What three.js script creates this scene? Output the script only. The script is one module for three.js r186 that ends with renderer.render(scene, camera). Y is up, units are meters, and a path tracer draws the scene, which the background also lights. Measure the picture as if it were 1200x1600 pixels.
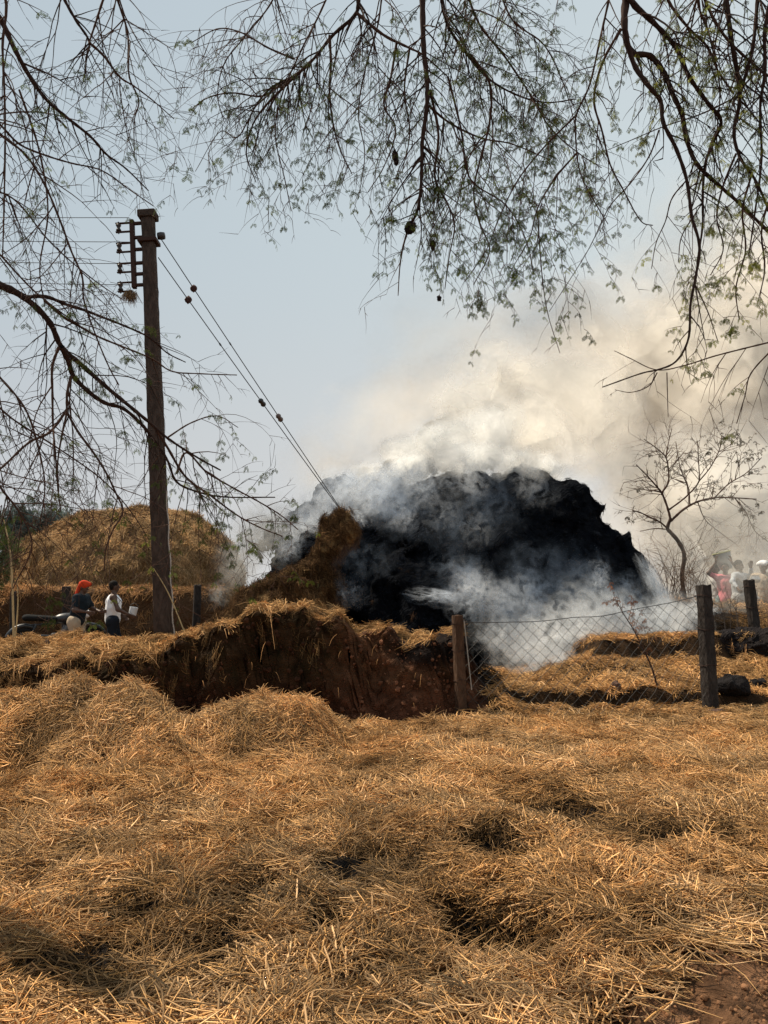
import * as THREE from 'three';
import { mergeGeometries } from 'three/addons/utils/BufferGeometryUtils.js';
import { RoundedBoxGeometry } from 'three/addons/geometries/RoundedBoxGeometry.js';
import { createNoise2D, createNoise3D } from 'simplex-noise';

// ---------------------------------------------------------------- camera, sky, sun, exposure
const scene = new THREE.Scene();
const PITCH = 0.1037, FOCAL = 1202, EYE = 1.6;
const camera = new THREE.PerspectiveCamera(67.3, 0.75, 0.1, 1500);
camera.position.set(0, EYE, 0);
camera.rotation.set(PITCH, 0, 0);
const renderer = new THREE.WebGLRenderer();
renderer.toneMapping = THREE.LinearToneMapping;
renderer.toneMappingExposure = 1.3;
renderer.shadowMap.enabled = true;

const SUN_DIR = new THREE.Vector3(-0.5, 0.8, -0.27).normalize();
const sun = new THREE.DirectionalLight(new THREE.Color(1.0, 0.88, 0.7), 5.0);
sun.position.copy(SUN_DIR).multiplyScalar(60);
sun.target.position.set(0, 0, -12);
sun.position.add(sun.target.position);
sun.castShadow = true;
sun.shadow.radius = 2;
sun.shadow.mapSize.set(4096, 4096);
Object.assign(sun.shadow.camera, { left: -30, right: 30, top: 30, bottom: -30, near: 1, far: 140 });
scene.add(sun, sun.target);

function makeSky() {                                     // hazy dry-season sky, paler towards the horizon and towards the right
  const W = 512, H = 256, data = new Float32Array(W * H * 4);
  const hor = [0.52, 0.52, 0.515], mid = [0.435, 0.495, 0.525], zen = [0.31, 0.39, 0.475];
  for (let r = 0; r < H; r++) {
    const el = ((r + 0.5) / H - 0.5) * Math.PI, e = Math.max(0, el) / (Math.PI / 2);
    const a = THREE.MathUtils.smoothstep(e, 0.0, 0.3), b = THREE.MathUtils.smoothstep(e, 0.25, 0.95);
    for (let c = 0; c < W; c++) {
      const az = ((c + 0.5) / W - 0.5) * 2 * Math.PI;     // atan2(z, x)
      const x = Math.cos(az) * Math.cos(el);
      const k = 1 + 0.22 * x, o = (r * W + c) * 4;
      for (let i = 0; i < 3; i++) {
        const v = (hor[i] * (1 - a) + mid[i] * a) * (1 - b) + zen[i] * b;
        data[o + i] = el < 0 ? hor[i] * 0.6 : v * (i === 2 ? 1 + 0.15 * x : i === 1 ? k * 0.998 : k * (1 + 0.05 * x));
      }
      data[o + 3] = 1;
    }
  }
  const t = new THREE.DataTexture(data, W, H, THREE.RGBAFormat, THREE.FloatType);
  t.mapping = THREE.EquirectangularReflectionMapping;
  t.magFilter = THREE.LinearFilter;
  t.needsUpdate = true;
  return t;
}
scene.background = makeSky();
scene.environment = scene.background;

// ---------------------------------------------------------------- helpers
const rng = (seed) => () => { seed = (seed + 0x6d2b79f5) | 0; let t = Math.imul(seed ^ (seed >>> 15), 1 | seed); t = (t + Math.imul(t ^ (t >>> 7), 61 | t)) ^ t; return ((t ^ (t >>> 14)) >>> 0) / 4294967296; };
const n2 = createNoise2D(rng(11)), n3 = createNoise3D(rng(12));
const { clamp, lerp, smoothstep } = THREE.MathUtils;
const Q = new THREE.Quaternion();
const V = (x, y, z) => new THREE.Vector3(x, y, z);
const gauss = (r) => (r() + r() + r() - 1.5) / 0.866 * 0.577;
const fbm3 = (x, y, z, o = 3) => { let s = 0, a = 0.5; for (let i = 0; i < o; i++) { s += a * n3(x, y, z); x *= 2.03; y *= 2.03; z *= 2.03; a *= 0.5; } return s; };
const fbm2 = (x, y, o = 3) => { let s = 0, a = 0.5; for (let i = 0; i < o; i++) { s += a * n2(x, y); x *= 2.03; y *= 2.03; a *= 0.5; } return s; };
// a point that the photograph shows at (px, py) of 1200 x 1600, D metres ahead
function at(px, py, D) {
  const u = (px - 600) / FOCAL, v = (800 - py) / FOCAL, t = D / (Math.cos(PITCH) - v * Math.sin(PITCH));
  return V(u * t, EYE + (v * Math.cos(PITCH) + Math.sin(PITCH)) * t, -D);
}
const used = new Map();
function numbered(name) { const k = used.get(name) ?? 0; used.set(name, k + 1); return k ? name + '_' + String(k).padStart(3, '0') : name; }
function tag(o, label, category, group, kind) {
  if (label) o.userData.label = label;
  if (category) o.userData.category = category;
  if (group) o.userData.group = group;
  if (kind) o.userData.kind = kind;
  return o;
}
function thing(name, label, category, pos = V(0, 0, 0), turn = 0, group) {
  const o = new THREE.Group();
  o.name = numbered(name); o.position.copy(pos); o.rotation.y = turn;
  scene.add(o);
  return tag(o, label, category, group);
}
function part(parent, name, geometry, material) {
  const m = new THREE.Mesh(geometry, material);
  m.name = parent === scene ? numbered(name) : name; m.castShadow = m.receiveShadow = true;
  parent.add(m);
  return m;
}
function instanced(parent, name, geometry, material, list) {  // list of [Matrix4, Color|null]
  const m = new THREE.InstancedMesh(geometry, material, list.length);
  list.forEach(([mat, col], i) => { m.setMatrixAt(i, mat); if (col) m.setColorAt(i, col); });
  m.name = parent === scene ? numbered(name) : name; m.castShadow = m.receiveShadow = true;
  m.userData.kind = 'stuff';
  parent.add(m);
  return m;
}
// collects tubes into one geometry
class Tubes {
  constructor() { this.p = []; this.n = []; this.c = []; this.i = []; this.uv = []; }
  tube(pts, radii, sides = 4, col = null, flat = 1) {
    const base = this.p.length / 3, T = V(0, 0, 0), A = V(0, 0, 0), B = V(0, 0, 0);
    let ref = null, len = 0;
    for (let k = 0; k < pts.length; k++) {
      T.copy(pts[Math.min(k + 1, pts.length - 1)]).sub(pts[Math.max(k - 1, 0)]).normalize();
      if (k) len += pts[k].distanceTo(pts[k - 1]);
      if (!ref) ref = Math.abs(T.y) < 0.9 ? V(0, 1, 0) : V(1, 0, 0);
      A.crossVectors(T, ref).normalize(); B.crossVectors(A, T).normalize(); ref = B.clone();
      for (let s = 0; s < sides; s++) {
        const a = s / sides * Math.PI * 2, ca = Math.cos(a), sa = Math.sin(a) * flat, r = radii[k];
        this.p.push(pts[k].x + (A.x * ca + B.x * sa) * r, pts[k].y + (A.y * ca + B.y * sa) * r, pts[k].z + (A.z * ca + B.z * sa) * r);
        this.n.push(A.x * ca + B.x * sa, A.y * ca + B.y * sa, A.z * ca + B.z * sa);
        this.uv.push(s / sides * 0.2, len);
        if (col) this.c.push(col[0], col[1], col[2]);
      }
    }
    for (let k = 0; k < pts.length - 1; k++) for (let s = 0; s < sides; s++) {
      const a = base + k * sides + s, b = base + k * sides + (s + 1) % sides, c = a + sides, d = b + sides;
      this.i.push(a, c, b, b, c, d);
    }
    const e = base + (pts.length - 1) * sides;
    for (let s = 1; s < sides - 1; s++) this.i.push(base, base + s, base + s + 1, e, e + s + 1, e + s);
    return this;
  }
  build() {
    const g = new THREE.BufferGeometry();
    g.setAttribute('position', new THREE.Float32BufferAttribute(this.p, 3));
    g.setAttribute('normal', new THREE.Float32BufferAttribute(this.n, 3));
    g.setAttribute('uv', new THREE.Float32BufferAttribute(this.uv, 2));
    if (this.c.length) g.setAttribute('color', new THREE.Float32BufferAttribute(this.c, 3));
    g.setIndex(this.i);
    return g;
  }
}
// meshes the zero level of a signed distance field (naive surface nets)
function surfaceNets(sdf, min, max, cell) {
  const nx = Math.ceil((max[0] - min[0]) / cell) + 1, ny = Math.ceil((max[1] - min[1]) / cell) + 1, nz = Math.ceil((max[2] - min[2]) / cell) + 1;
  const f = new Float32Array(nx * ny * nz), id = (i, j, k) => (k * ny + j) * nx + i;
  for (let k = 0; k < nz; k++) for (let j = 0; j < ny; j++) for (let i = 0; i < nx; i++) f[id(i, j, k)] = sdf(min[0] + i * cell, min[1] + j * cell, min[2] + k * cell);
  const vid = new Int32Array(nx * ny * nz).fill(-1), pos = [], index = [];
  const E = [[0, 1], [2, 3], [4, 5], [6, 7], [0, 2], [1, 3], [4, 6], [5, 7], [0, 4], [1, 5], [2, 6], [3, 7]], v = new Array(8);
  for (let k = 0; k < nz - 1; k++) for (let j = 0; j < ny - 1; j++) for (let i = 0; i < nx - 1; i++) {
    let neg = 0;
    for (let c = 0; c < 8; c++) { v[c] = f[id(i + (c & 1), j + (c >> 1 & 1), k + (c >> 2))]; if (v[c] < 0) neg++; }
    if (neg === 0 || neg === 8) continue;
    let x = 0, y = 0, z = 0, n = 0;
    for (const [a, b] of E) if ((v[a] < 0) !== (v[b] < 0)) {
      const t = v[a] / (v[a] - v[b]);
      x += lerp(a & 1, b & 1, t); y += lerp(a >> 1 & 1, b >> 1 & 1, t); z += lerp(a >> 2, b >> 2, t); n++;
    }
    vid[id(i, j, k)] = pos.length / 3;
    pos.push(min[0] + (i + x / n) * cell, min[1] + (j + y / n) * cell, min[2] + (k + z / n) * cell);
  }
  const quad = (a, b, c, d, flip) => { if (a < 0 || b < 0 || c < 0 || d < 0) return; flip ? index.push(a, c, b, a, d, c) : index.push(a, b, c, a, c, d); };
  for (let k = 1; k < nz - 1; k++) for (let j = 1; j < ny - 1; j++) for (let i = 1; i < nx - 1; i++) {
    const s = f[id(i, j, k)] < 0;
    if (s !== f[id(i + 1, j, k)] < 0) quad(vid[id(i, j - 1, k - 1)], vid[id(i, j, k - 1)], vid[id(i, j, k)], vid[id(i, j - 1, k)], !s);
    if (s !== f[id(i, j + 1, k)] < 0) quad(vid[id(i - 1, j, k - 1)], vid[id(i - 1, j, k)], vid[id(i, j, k)], vid[id(i, j, k - 1)], !s);
    if (s !== f[id(i, j, k + 1)] < 0) quad(vid[id(i - 1, j - 1, k)], vid[id(i, j - 1, k)], vid[id(i, j, k)], vid[id(i - 1, j, k)], !s);
  }
  const g = new THREE.BufferGeometry();
  g.setAttribute('position', new THREE.Float32BufferAttribute(pos, 3));
  g.setIndex(index);
  g.computeVertexNormals();
  return g;
}
const ell = (x, y, z, [cx, cy, cz, rx, ry, rz]) => {
  const ax = (x - cx) / rx, ay = (y - cy) / ry, az = (z - cz) / rz, k0 = Math.sqrt(ax * ax + ay * ay + az * az), k1 = Math.hypot(ax / rx, ay / ry, az / rz);
  return k1 < 1e-6 ? -Math.min(rx, ry, rz) : k0 * (k0 - 1) / k1;
};
const smin = (a, b, k) => { const h = Math.max(k - Math.abs(a - b), 0) / k; return Math.min(a, b) - h * h * k * 0.25; };
function cap(x, y, z, [a, b, ra, rb]) {                  // tapered capsule
  const bx = b[0] - a[0], by = b[1] - a[1], bz = b[2] - a[2], px = x - a[0], py = y - a[1], pz = z - a[2];
  const h = clamp((px * bx + py * by + pz * bz) / (bx * bx + by * by + bz * bz + 1e-9), 0, 1);
  return Math.hypot(px - bx * h, py - by * h, pz - bz * h) - lerp(ra, rb, h);
}
// points spread evenly over a geometry: calls use(point, normal)
function sprinkle(g, count, r, use) {
  const p = g.attributes.position.array, nrm = g.attributes.normal.array, ix = g.index.array, cum = new Float32Array(ix.length / 3);
  const a = V(0, 0, 0), b = V(0, 0, 0), c = V(0, 0, 0);
  let sum = 0;
  for (let t = 0; t < cum.length; t++) {
    a.fromArray(p, ix[t * 3] * 3); b.fromArray(p, ix[t * 3 + 1] * 3).sub(a); c.fromArray(p, ix[t * 3 + 2] * 3).sub(a);
    cum[t] = sum += b.cross(c).length();
  }
  for (let n = 0; n < count; n++) {
    const w = r() * sum;
    let lo = 0, hi = cum.length - 1;
    while (lo < hi) { const m = (lo + hi) >> 1; cum[m] < w ? lo = m + 1 : hi = m; }
    let u = r(), v = r(); if (u + v > 1) { u = 1 - u; v = 1 - v; }
    const q = V(0, 0, 0), m = V(0, 0, 0);
    for (const [k, s] of [[0, 1 - u - v], [1, u], [2, v]]) { const i = ix[lo * 3 + k] * 3; q.x += p[i] * s; q.y += p[i + 1] * s; q.z += p[i + 2] * s; m.x += nrm[i] * s; m.y += nrm[i + 1] * s; m.z += nrm[i + 2] * s; }
    use(q, m.normalize());
  }
}
// grey noise texture for bump and colour grain, in metres through repeat
function noiseTexture(size, scale, oct, stretch = 1, lo = 0, hi = 255, seed = 0) {
  const d = new Uint8Array(size * size * 4);
  for (let y = 0; y < size; y++) for (let x = 0; x < size; x++) {
    const a = x / size * Math.PI * 2, b = y / size * Math.PI * 2, R = scale / (Math.PI * 2);
    let s = 0, am = 0.5, k = 1;
    for (let i = 0; i < oct; i++) { s += am * n3(Math.cos(a) * R * k * stretch + seed, Math.sin(a) * R * k * stretch + Math.cos(b) * R * k, Math.sin(b) * R * k + i * 7); am *= 0.55; k *= 2; }
    const v = clamp(lo + (hi - lo) * (0.5 + 0.6 * s), 0, 255), o = (y * size + x) * 4;
    d[o] = d[o + 1] = d[o + 2] = v; d[o + 3] = 255;
  }
  const t = new THREE.DataTexture(d, size, size);
  t.wrapS = t.wrapT = THREE.RepeatWrapping; t.magFilter = THREE.LinearFilter; t.needsUpdate = true;
  return t;
}
const grain = noiseTexture(256, 9, 4), coarse = noiseTexture(256, 5, 4, 1, 90, 255, 31), barkTex = noiseTexture(256, 8, 4, 3, 60, 255, 77);
const mat = (r, g, b, rough = 0.9, extra = {}) => new THREE.MeshPhysicalMaterial({ color: new THREE.Color().setRGB(r, g, b), roughness: rough, specularIntensity: rough > 0.65 ? 0.2 : 1, ...extra });
// ---------------------------------------------------------------- ground: one sheet with mounds, the cut earth bank and burnt pits
const step = (d, a, b) => smoothstep(d, a, b);
const bump = (x, c, w) => { const q = (x - c) / w; return Math.exp(-q * q); };
function groundPoint(px, py, h = 0) {                    // where that line of sight meets height h
  const q = at(px, py, 1), s = (h - EYE) / (q.y - EYE);
  return V(q.x * s, h, q.z * s);
}
const pits = [], pitList = [[762, 1305, .2, .09], [1050, 1298, .22, .08], [1125, 1288, .17, .09], [1180, 1335, .1, .07], [738, 1425, .17, .1], [800, 1440, .16, .09], [330, 1472, .15, .1], [505, 1440, .12, .06], [150, 1500, .17, .04],
  [960, 1142, .16, .08], [1005, 1445, .09, .08], [540, 1345, .16, .05], [880, 1275, .3, .05], [1010, 1325, .12, .05], [620, 1340, .1, .05], [205, 1420, .12, .05], [390, 1410, .13, .05],
  [50, 1192, .3, .12, .35], [150, 1182, .28, .12, .35], [215, 1118, .14, .09, .3], [298, 1118, .1, .07, .35], [365, 1182, .22, .08, .3], [440, 1150, .2, .06, .3], [100, 1130, .2, .07, .25], [560, 1190, .3, .05, .25], [420, 1290, .3, .05, .25], [300, 1260, .35, .06, .25], [120, 1330, .3, .05, .25], [650, 1500, .2, .06, .3], [860, 1460, .2, .06, .3], [900, 1180, .3, .04, .2]];
const bankFoot = (x) => 9.62 + 0.12 * n2(x * 1.3, 5) + 0.02 * n2(x * 4, 9);
function bankHeight(x, D) {
  // crest height along x
  let top = 0.73 + 0.3 * step(x, -3.4, -2.3) + 0.26 * step(x, -2.4, -1.5) - 0.24 * step(x, -1.2, -0.1) - 0.16 * step(x, -0.3, 0.9);
  top += 0.1 * n2(x * 1.9, D * 0.6) + 0.05 * n2(x * 5, D);
  const end = 1 - step(x, 0.98 + 0.1 * n2(D * 2, 3), 1.25 + 0.1 * n2(D * 2, 8));
  const wall = step(D, bankFoot(x), bankFoot(x) + 0.34), slope = step(D, 9.3, 9.65) * 0.55 + step(D, 9.5, 10.3 + 0.3 * n2(x, 2)) * 0.45;
  const rise = lerp(slope, wall, 0.25 + 0.75 * step(x, -5.2, -2.6));
  const back = lerp(step(D, 13.6, 15), step(D, 11.4, 13), step(x, -3, -1.2));
  return top * rise * end * (1 - back * 0.85);
}
const hollow = (x, z) => smoothstep(fbm2(x * 1.9 + 50, z * 2.4, 3), 0.2, 0.42);
function H(x, z) {
  const D = -z;
  let h = 0.09 * fbm2(x * 0.35, z * 0.35, 2);
  const near = 1 - step(D, 11, 18);
  h -= near * (D < 9 ? 0.05 : 0.03) * hollow(x, z);
  h += near * (0.075 * fbm2(x * 1.5 + 3, z * 1.5, 3) + 0.05 * Math.abs(fbm2(x * 3.1, z * 3.1 + 9, 3)));
  // straw mounds before the bank
  const e1 = step(x, -6, -4.4) * (1 - step(x, -2.5, -1.55)), w1 = 0.16 * n2(x * 1.4, 1);
  h += e1 * (0.60 + 0.12 * n2(x * 1.2, 4) - 0.2 * (1 - step(x, -4.2, -3.2))) * step(D, 6.55 + w1, 7.55 + w1) * (1 - step(D, 7.9, 9.0));
  h += 0.44 * step(x, -2.1, -1.5) * (1 - step(x, -0.85, -0.3)) * step(D, 7.2, 8.1) * (1 - step(D, 8.4, 9.3));
  h += 0.12 * bump(x, -2.2, 1.1) * bump(D, 6.3, 0.5) + 0.1 * bump(x, 0.7, 0.6) * bump(D, 5.3, 0.35) + 0.06 * bump(x, 1.6, .5) * bump(D, 4.6, .3);
  h += bankHeight(x, D);
  // right hand side: two low steps
  const rx = step(x, 1.5, 1.9);
  h += rx * 0.2 * step(D, 10.68 + 0.05 * n2(x * 2, 6), 10.78 + 0.05 * n2(x * 2, 6));
  h += 0.30 * step(x, 2.0, 3.4) * step(D, 10.8, 12.4);
  h += 0.32 * step(x, 3.1 + 0.2 * n2(D, 4), 3.6) * step(D, 12.35 + 0.1 * n2(x * 2, 3), 12.6 + 0.1 * n2(x * 2, 3));
  h += 0.5 * bump(x, 1.35, 0.35) * bump(D, 10.3, 0.6);
  h += 0.2 * step(D, 14.5, 17) + 0.35 * step(D, 13, 16) * step(x, 5, 7);
  for (const { p, r, d } of pits) { const q = ((x - p.x) ** 2 + ((z - p.z) * 0.8) ** 2) / (r * r); if (q < 6) h -= d * 1.15 * Math.exp(-q * .6); }
  return h;
}
const onGround = (px, py) => { let q = groundPoint(px, py); for (let k = 0; k < 6; k++) q = groundPoint(px, py, H(q.x, q.z)); return q; };
pits.push(...pitList.map(([x, y, r, d, c = 1]) => ({ p: onGround(x, y + 6), r: r * .88, d, c })));
const bareA = onGround(985, 1600), bareB = onGround(1215, 1438);
function bare(x, z) {                                    // over 0: trodden soil without straw, bottom right corner
  const dx = bareB.x - bareA.x, dz = bareB.z - bareA.z, l = Math.hypot(dx, dz);
  return ((x - bareA.x) * -dz + (z - bareA.z) * dx) / l + 0.06 * n2(x * 4, z * 4) + 0.03 * n2(x * 11, z * 11);
}
const charAt = (x, z) => { let c = 0; for (const { p, r, c: s } of pits) c = Math.max(c, s * Math.exp(-(((x - p.x) ** 2 + ((z - p.z) * .8) ** 2) / (r * r)) * (.36 + .3 * n2(x * 5, z * 5)))); return c; };
const burnt = (x, D) => Math.max(step(x, 0.9, 1.2) * (1 - step(x, 1.5 + 0.3 * n2(D * 2, 1), 2.1 + .3 * n2(D * 2, 1))) * step(D, 9.7, 10.2) * (1 - step(D, 11.2, 13)), step(D, 13.2 + .5 * n2(x, 7), 14.2) * (1 - step(D, 22, 25)) * step(x, -2.5, -1.5) * (1 - step(x, 6, 8)));

const xs = [], zs = [];
for (let x = 0, d = 0.05; x < 420; x += d) { xs.push(x); if (x) xs.unshift(-x); if (x > 5) d *= 1.09; }
for (let D = -14; D < 700;) { zs.push(-D); D += D < 1.5 ? 0.5 : D < 8.5 ? 0.05 : D > 9.4 && D < 10.1 ? 0.02 : D < 13.2 ? 0.04 : D < 18 ? 0.12 : 0.3 + (D - 18) * 0.12; }
{
  const pos = [], col = [], uv = [], ground = [], bank = [], nx = xs.length;
  for (const z of zs) for (const x of xs) {
    const D = -z, far = Math.abs(x) > 30 || D > 60 || D < -10, h = far ? 0.2 : H(x, z);
    const rough = D > 9 && D < 11 && x < 1.4 && x > -8 ? clamp(bankHeight(x, D) * 4, 0, 1) * clamp((1.02 - Math.abs(bankHeight(x, D - .1) - bankHeight(x, D + .1)) < 0.9 ? 1 : .15), 0, 1) : 0;
    pos.push(x + rough * .05 * n3(x * 6, h * 7, z * 5), h, z + rough * (.11 * fbm3(x * 2.2, h * 4, 7, 3) + .05 * n3(x * 9, h * 11, 3) + .02 * n3(x * 25, h * 28, 5))); uv.push(x, z - h);
    let c = [0.05, 0.028, 0.014];
    if (bare(x, z) > 0 && D < 6) { const m = .75 + .5 * fbm2(x * 3, z * 3, 3) + .35 * n2(x * 19, z * 19); c = [0.3 * m, 0.155 * m, 0.08 * m]; }
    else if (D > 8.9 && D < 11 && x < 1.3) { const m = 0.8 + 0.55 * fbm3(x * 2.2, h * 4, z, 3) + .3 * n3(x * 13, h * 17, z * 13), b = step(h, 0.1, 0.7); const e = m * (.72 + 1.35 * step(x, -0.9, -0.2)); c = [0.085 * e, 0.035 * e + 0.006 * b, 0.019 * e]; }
    else if (D > 18) c = [0.24, 0.16, 0.08];
    const k = Math.max(D < 9 ? charAt(x, z) : 0, burnt(x, D), .9 * step(x, -0.1, .35) * (1 - step(x, 1, 1.3)) * step(h, .62 + .1 * n2(x * 4, 2), .75) * step(D, 9.5, 9.7) * (1 - step(D, 10.4, 10.8)));
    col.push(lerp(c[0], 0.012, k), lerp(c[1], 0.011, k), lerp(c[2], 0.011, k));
  }
  for (let j = 0; j < zs.length - 1; j++) for (let i = 0; i < nx - 1; i++) {
    const a = j * nx + i, b = a + 1, c = a + nx, d = c + 1, D = -zs[j], x = xs[i];
    const into = D > 8.9 && D < 15 && x > -30 && bankHeight(x, D) > 0.03 ? bank : ground;
    into.push(a, b, c, b, d, c);
  }
  const g = new THREE.BufferGeometry();
  g.setAttribute('position', new THREE.Float32BufferAttribute(pos, 3));
  g.setAttribute('uv', new THREE.Float32BufferAttribute(uv, 2));
  g.setAttribute('color', new THREE.Float32BufferAttribute(col, 3));
  g.setIndex([...ground, ...bank].length > 0 ? ground.concat(bank) : ground);
  g.computeVertexNormals();
  const grit = grain.clone(); grit.repeat.set(3, 3); grit.needsUpdate = true;
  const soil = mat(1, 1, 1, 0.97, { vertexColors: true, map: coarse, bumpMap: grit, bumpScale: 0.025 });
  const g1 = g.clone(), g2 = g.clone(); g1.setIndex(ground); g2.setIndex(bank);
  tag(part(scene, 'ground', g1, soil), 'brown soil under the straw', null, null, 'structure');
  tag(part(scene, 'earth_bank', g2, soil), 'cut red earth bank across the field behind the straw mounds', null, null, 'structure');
}

// ---------------------------------------------------------------- straw
function strawTuft(seed, count, spread, lo, hi, radius, tilt, along = 0.9) {
  const r = rng(seed), t = new Tubes();
  for (let k = 0; k < count; k++) {
    const yaw = gauss(r) * along * 2, up = gauss(r) * tilt, L = lo + (hi - lo) * r() * r(), o = V(gauss(r) * spread, r() * 0.04, gauss(r) * spread);
    const d = V(Math.cos(yaw) * Math.cos(up), Math.sin(up), Math.sin(yaw) * Math.cos(up)), bend = V(gauss(r), gauss(r) * 0.6, gauss(r)).multiplyScalar(L * 0.45);
    const pts = [0, 0.3, 0.62, 1].map((s) => o.clone().addScaledVector(d, (s - 0.5) * L).addScaledVector(bend, 4 * s * (1 - s) * 0.5 + (s > 0.6 ? gauss(r) * 0.3 : 0)));
    const w = radius * (0.6 + 0.8 * r()), v = 0.32 + 0.95 * r(), hue = r();
    t.tube(pts, [w, w, w * 0.9, w * 0.35], 3, [v, v * (0.88 + 0.14 * hue), v * (0.7 + 0.5 * hue)], 0.6);
  }
  return t.build();
}
const strawMat = mat(0.96, 0.59, 0.262, 0.85, { vertexColors: true, specularIntensity: .1 });
const tuftA = strawTuft(1, 12, 0.12, 0.12, 0.55, 0.003, 0.26, 1.25), tuftB = strawTuft(2, 10, 0.13, 0.14, 0.55, 0.0038, 0.32, 1.1), tuftUp = strawTuft(3, 7, 0.06, 0.15, 0.45, 0.0038, 0.75, 1.6);
const Q2 = new THREE.Quaternion(), UP = V(0, 1, 0);
function placeOn(p, nrm, yaw, s, r, wob = 0.2) {
  Q.setFromUnitVectors(UP, nrm);
  Q2.setFromEuler(new THREE.Euler(gauss(r) * wob, yaw, gauss(r) * wob));
  return new THREE.Matrix4().compose(p, Q.clone().multiply(Q2), V(s, s, s));
}
function strawColour(r, x, z, shade = 1) {
  const m = 0.78 + 0.5 * fbm2(x * 0.9, z * 0.9, 2) + 0.22 * gauss(r), w = 0.5 + 0.7 * n2(x * 0.5 + 20, z * 0.5) + 0.25 * gauss(r);
  return new THREE.Color().setRGB(m * shade * (1.02 - 0.05 * w), m * shade * (0.97 + 0.03 * w), m * shade * (0.9 + 0.14 * w));
}
{
  const r = rng(21), lists = [[], [], []], nrm = V(0, 0, 0);
  const put = (x, z, big) => {
    const D = -z, h = H(x, z), b = bare(x, z);
    if (D < 6 && b > -0.02 && r() > 0.015) return;
    const e = 0.06, hx = (H(x + e, z) - H(x - e, z)) / (2 * e), hz = (H(x, z + e) - H(x, z - e)) / (2 * e);
    const steep = Math.hypot(hx, hz);
    if (D > 8.9 && D < 10.8 && steep > 0.9 && r() > (x < -0.4 && h > bankHeight(x, 10.6) * (0.62 + .25 * n2(x * 3, 1) - .5 * (1 - step(x, -2.9, -2.0))) ? 0.75 : (x > -0.5 ? 0 : 0.04))) return;
    if (x > -0.45 && x < 1.3 && D > 9.3 && D < 10.8 && r() > (steep > .7 ? 0 : .3)) return;
    if (x > 1.2 && D > 10.3 && (steep > 0.9 || H(x, z - .1) - h > .1) && r() > 0.12) return;
    const k = Math.max(D < 9 ? charAt(x, z) : 0, burnt(x, D));
    if (k > 0.3 && r() < (D < 9 ? .35 + k * .62 : .5)) return;
    if (k < .2 && r() < hollow(x, z) * .72 * (D < 9 ? 1 : .6)) return;
    nrm.set(-hx, 1, -hz).normalize();
    const flow = n2(x * 0.8, z * 0.8) * 3 + gauss(r) * 2, lift = r() * 0.035 * (D < 9 ? 1 : 1.3);
    const which = big ? (r() < 0.12 ? 2 : 1) : (r() < 0.08 ? 2 : 0);
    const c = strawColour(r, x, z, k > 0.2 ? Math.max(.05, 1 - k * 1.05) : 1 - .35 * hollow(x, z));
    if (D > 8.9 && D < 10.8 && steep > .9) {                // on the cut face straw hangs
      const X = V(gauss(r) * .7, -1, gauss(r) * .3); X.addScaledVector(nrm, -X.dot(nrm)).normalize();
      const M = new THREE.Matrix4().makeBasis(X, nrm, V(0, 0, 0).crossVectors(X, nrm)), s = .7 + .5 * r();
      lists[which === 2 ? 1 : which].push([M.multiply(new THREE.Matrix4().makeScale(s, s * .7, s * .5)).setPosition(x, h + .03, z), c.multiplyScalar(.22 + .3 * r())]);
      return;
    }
    lists[which].push([placeOn(V(x, h + lift, z), nrm, flow, (0.75 + 0.5 * r()) * (which === 2 ? 0.9 : 1), r, 0.22), c]);
  };
  for (let k = 0; k < 36000; k++) { const D = 2.5 + 6.9 * Math.pow(r(), 0.8), x = (r() * 2 - 1) * (0.56 * D + 0.7); put(x, -D, false); }
  for (let k = 0; k < 15000; k++) { const D = 8.8 + 6 * r(), x = (r() * 2 - 1) * (0.56 * D + 1); put(x, -D, true); }
  for (let k = 0; k < 9000; k++) { const D = 14 + 16 * r(), x = (r() * 2 - 1) * (0.56 * D + 1); put(x, -D, true); }
  const g = tag(thing('straw_litter'), 'golden dry straw lying over the whole field', 'straw', null, 'stuff');
  instanced(g, 'straw', tuftA, strawMat, lists[0]);
  instanced(g, 'straw', tuftB, strawMat, lists[1]);
  instanced(g, 'straw', tuftUp, strawMat, lists[2]);
}
// clods and grit on the trodden soil
{
  const r = rng(26), list = [], c = new THREE.IcosahedronGeometry(1, 1), p = c.attributes.position;
  for (let i = 0; i < p.count; i++) { const s = 1 + .3 * n3(p.getX(i) * 1.7, p.getY(i) * 1.7, p.getZ(i) * 1.7); p.setXYZ(i, p.getX(i) * s, p.getY(i) * s * .7, p.getZ(i) * s); }
  c.computeVertexNormals();
  for (let k = 0; k < 9000; k++) {
    const x = .6 + 2.6 * r(), z = -2.5 - 2.6 * r(); if (bare(x, z) < -.12) continue;
    const s = .002 + .014 * Math.pow(r(), 5), v = .6 + .7 * r();
    Q.setFromEuler(new THREE.Euler(r() * 6, r() * 6, r() * 6));
    list.push([new THREE.Matrix4().compose(V(x, H(x, z) + s * .3, z), Q, V(s, s, s)), new THREE.Color().setRGB(v, v * .97, v * .93)]);
  }
  const o = instanced(scene, 'clods', c, mat(.28, .145, .075, .97), list); tag(o, 'small clods and grit on the trodden soil in the bottom right corner', 'grit', null, 'stuff');
}
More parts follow.
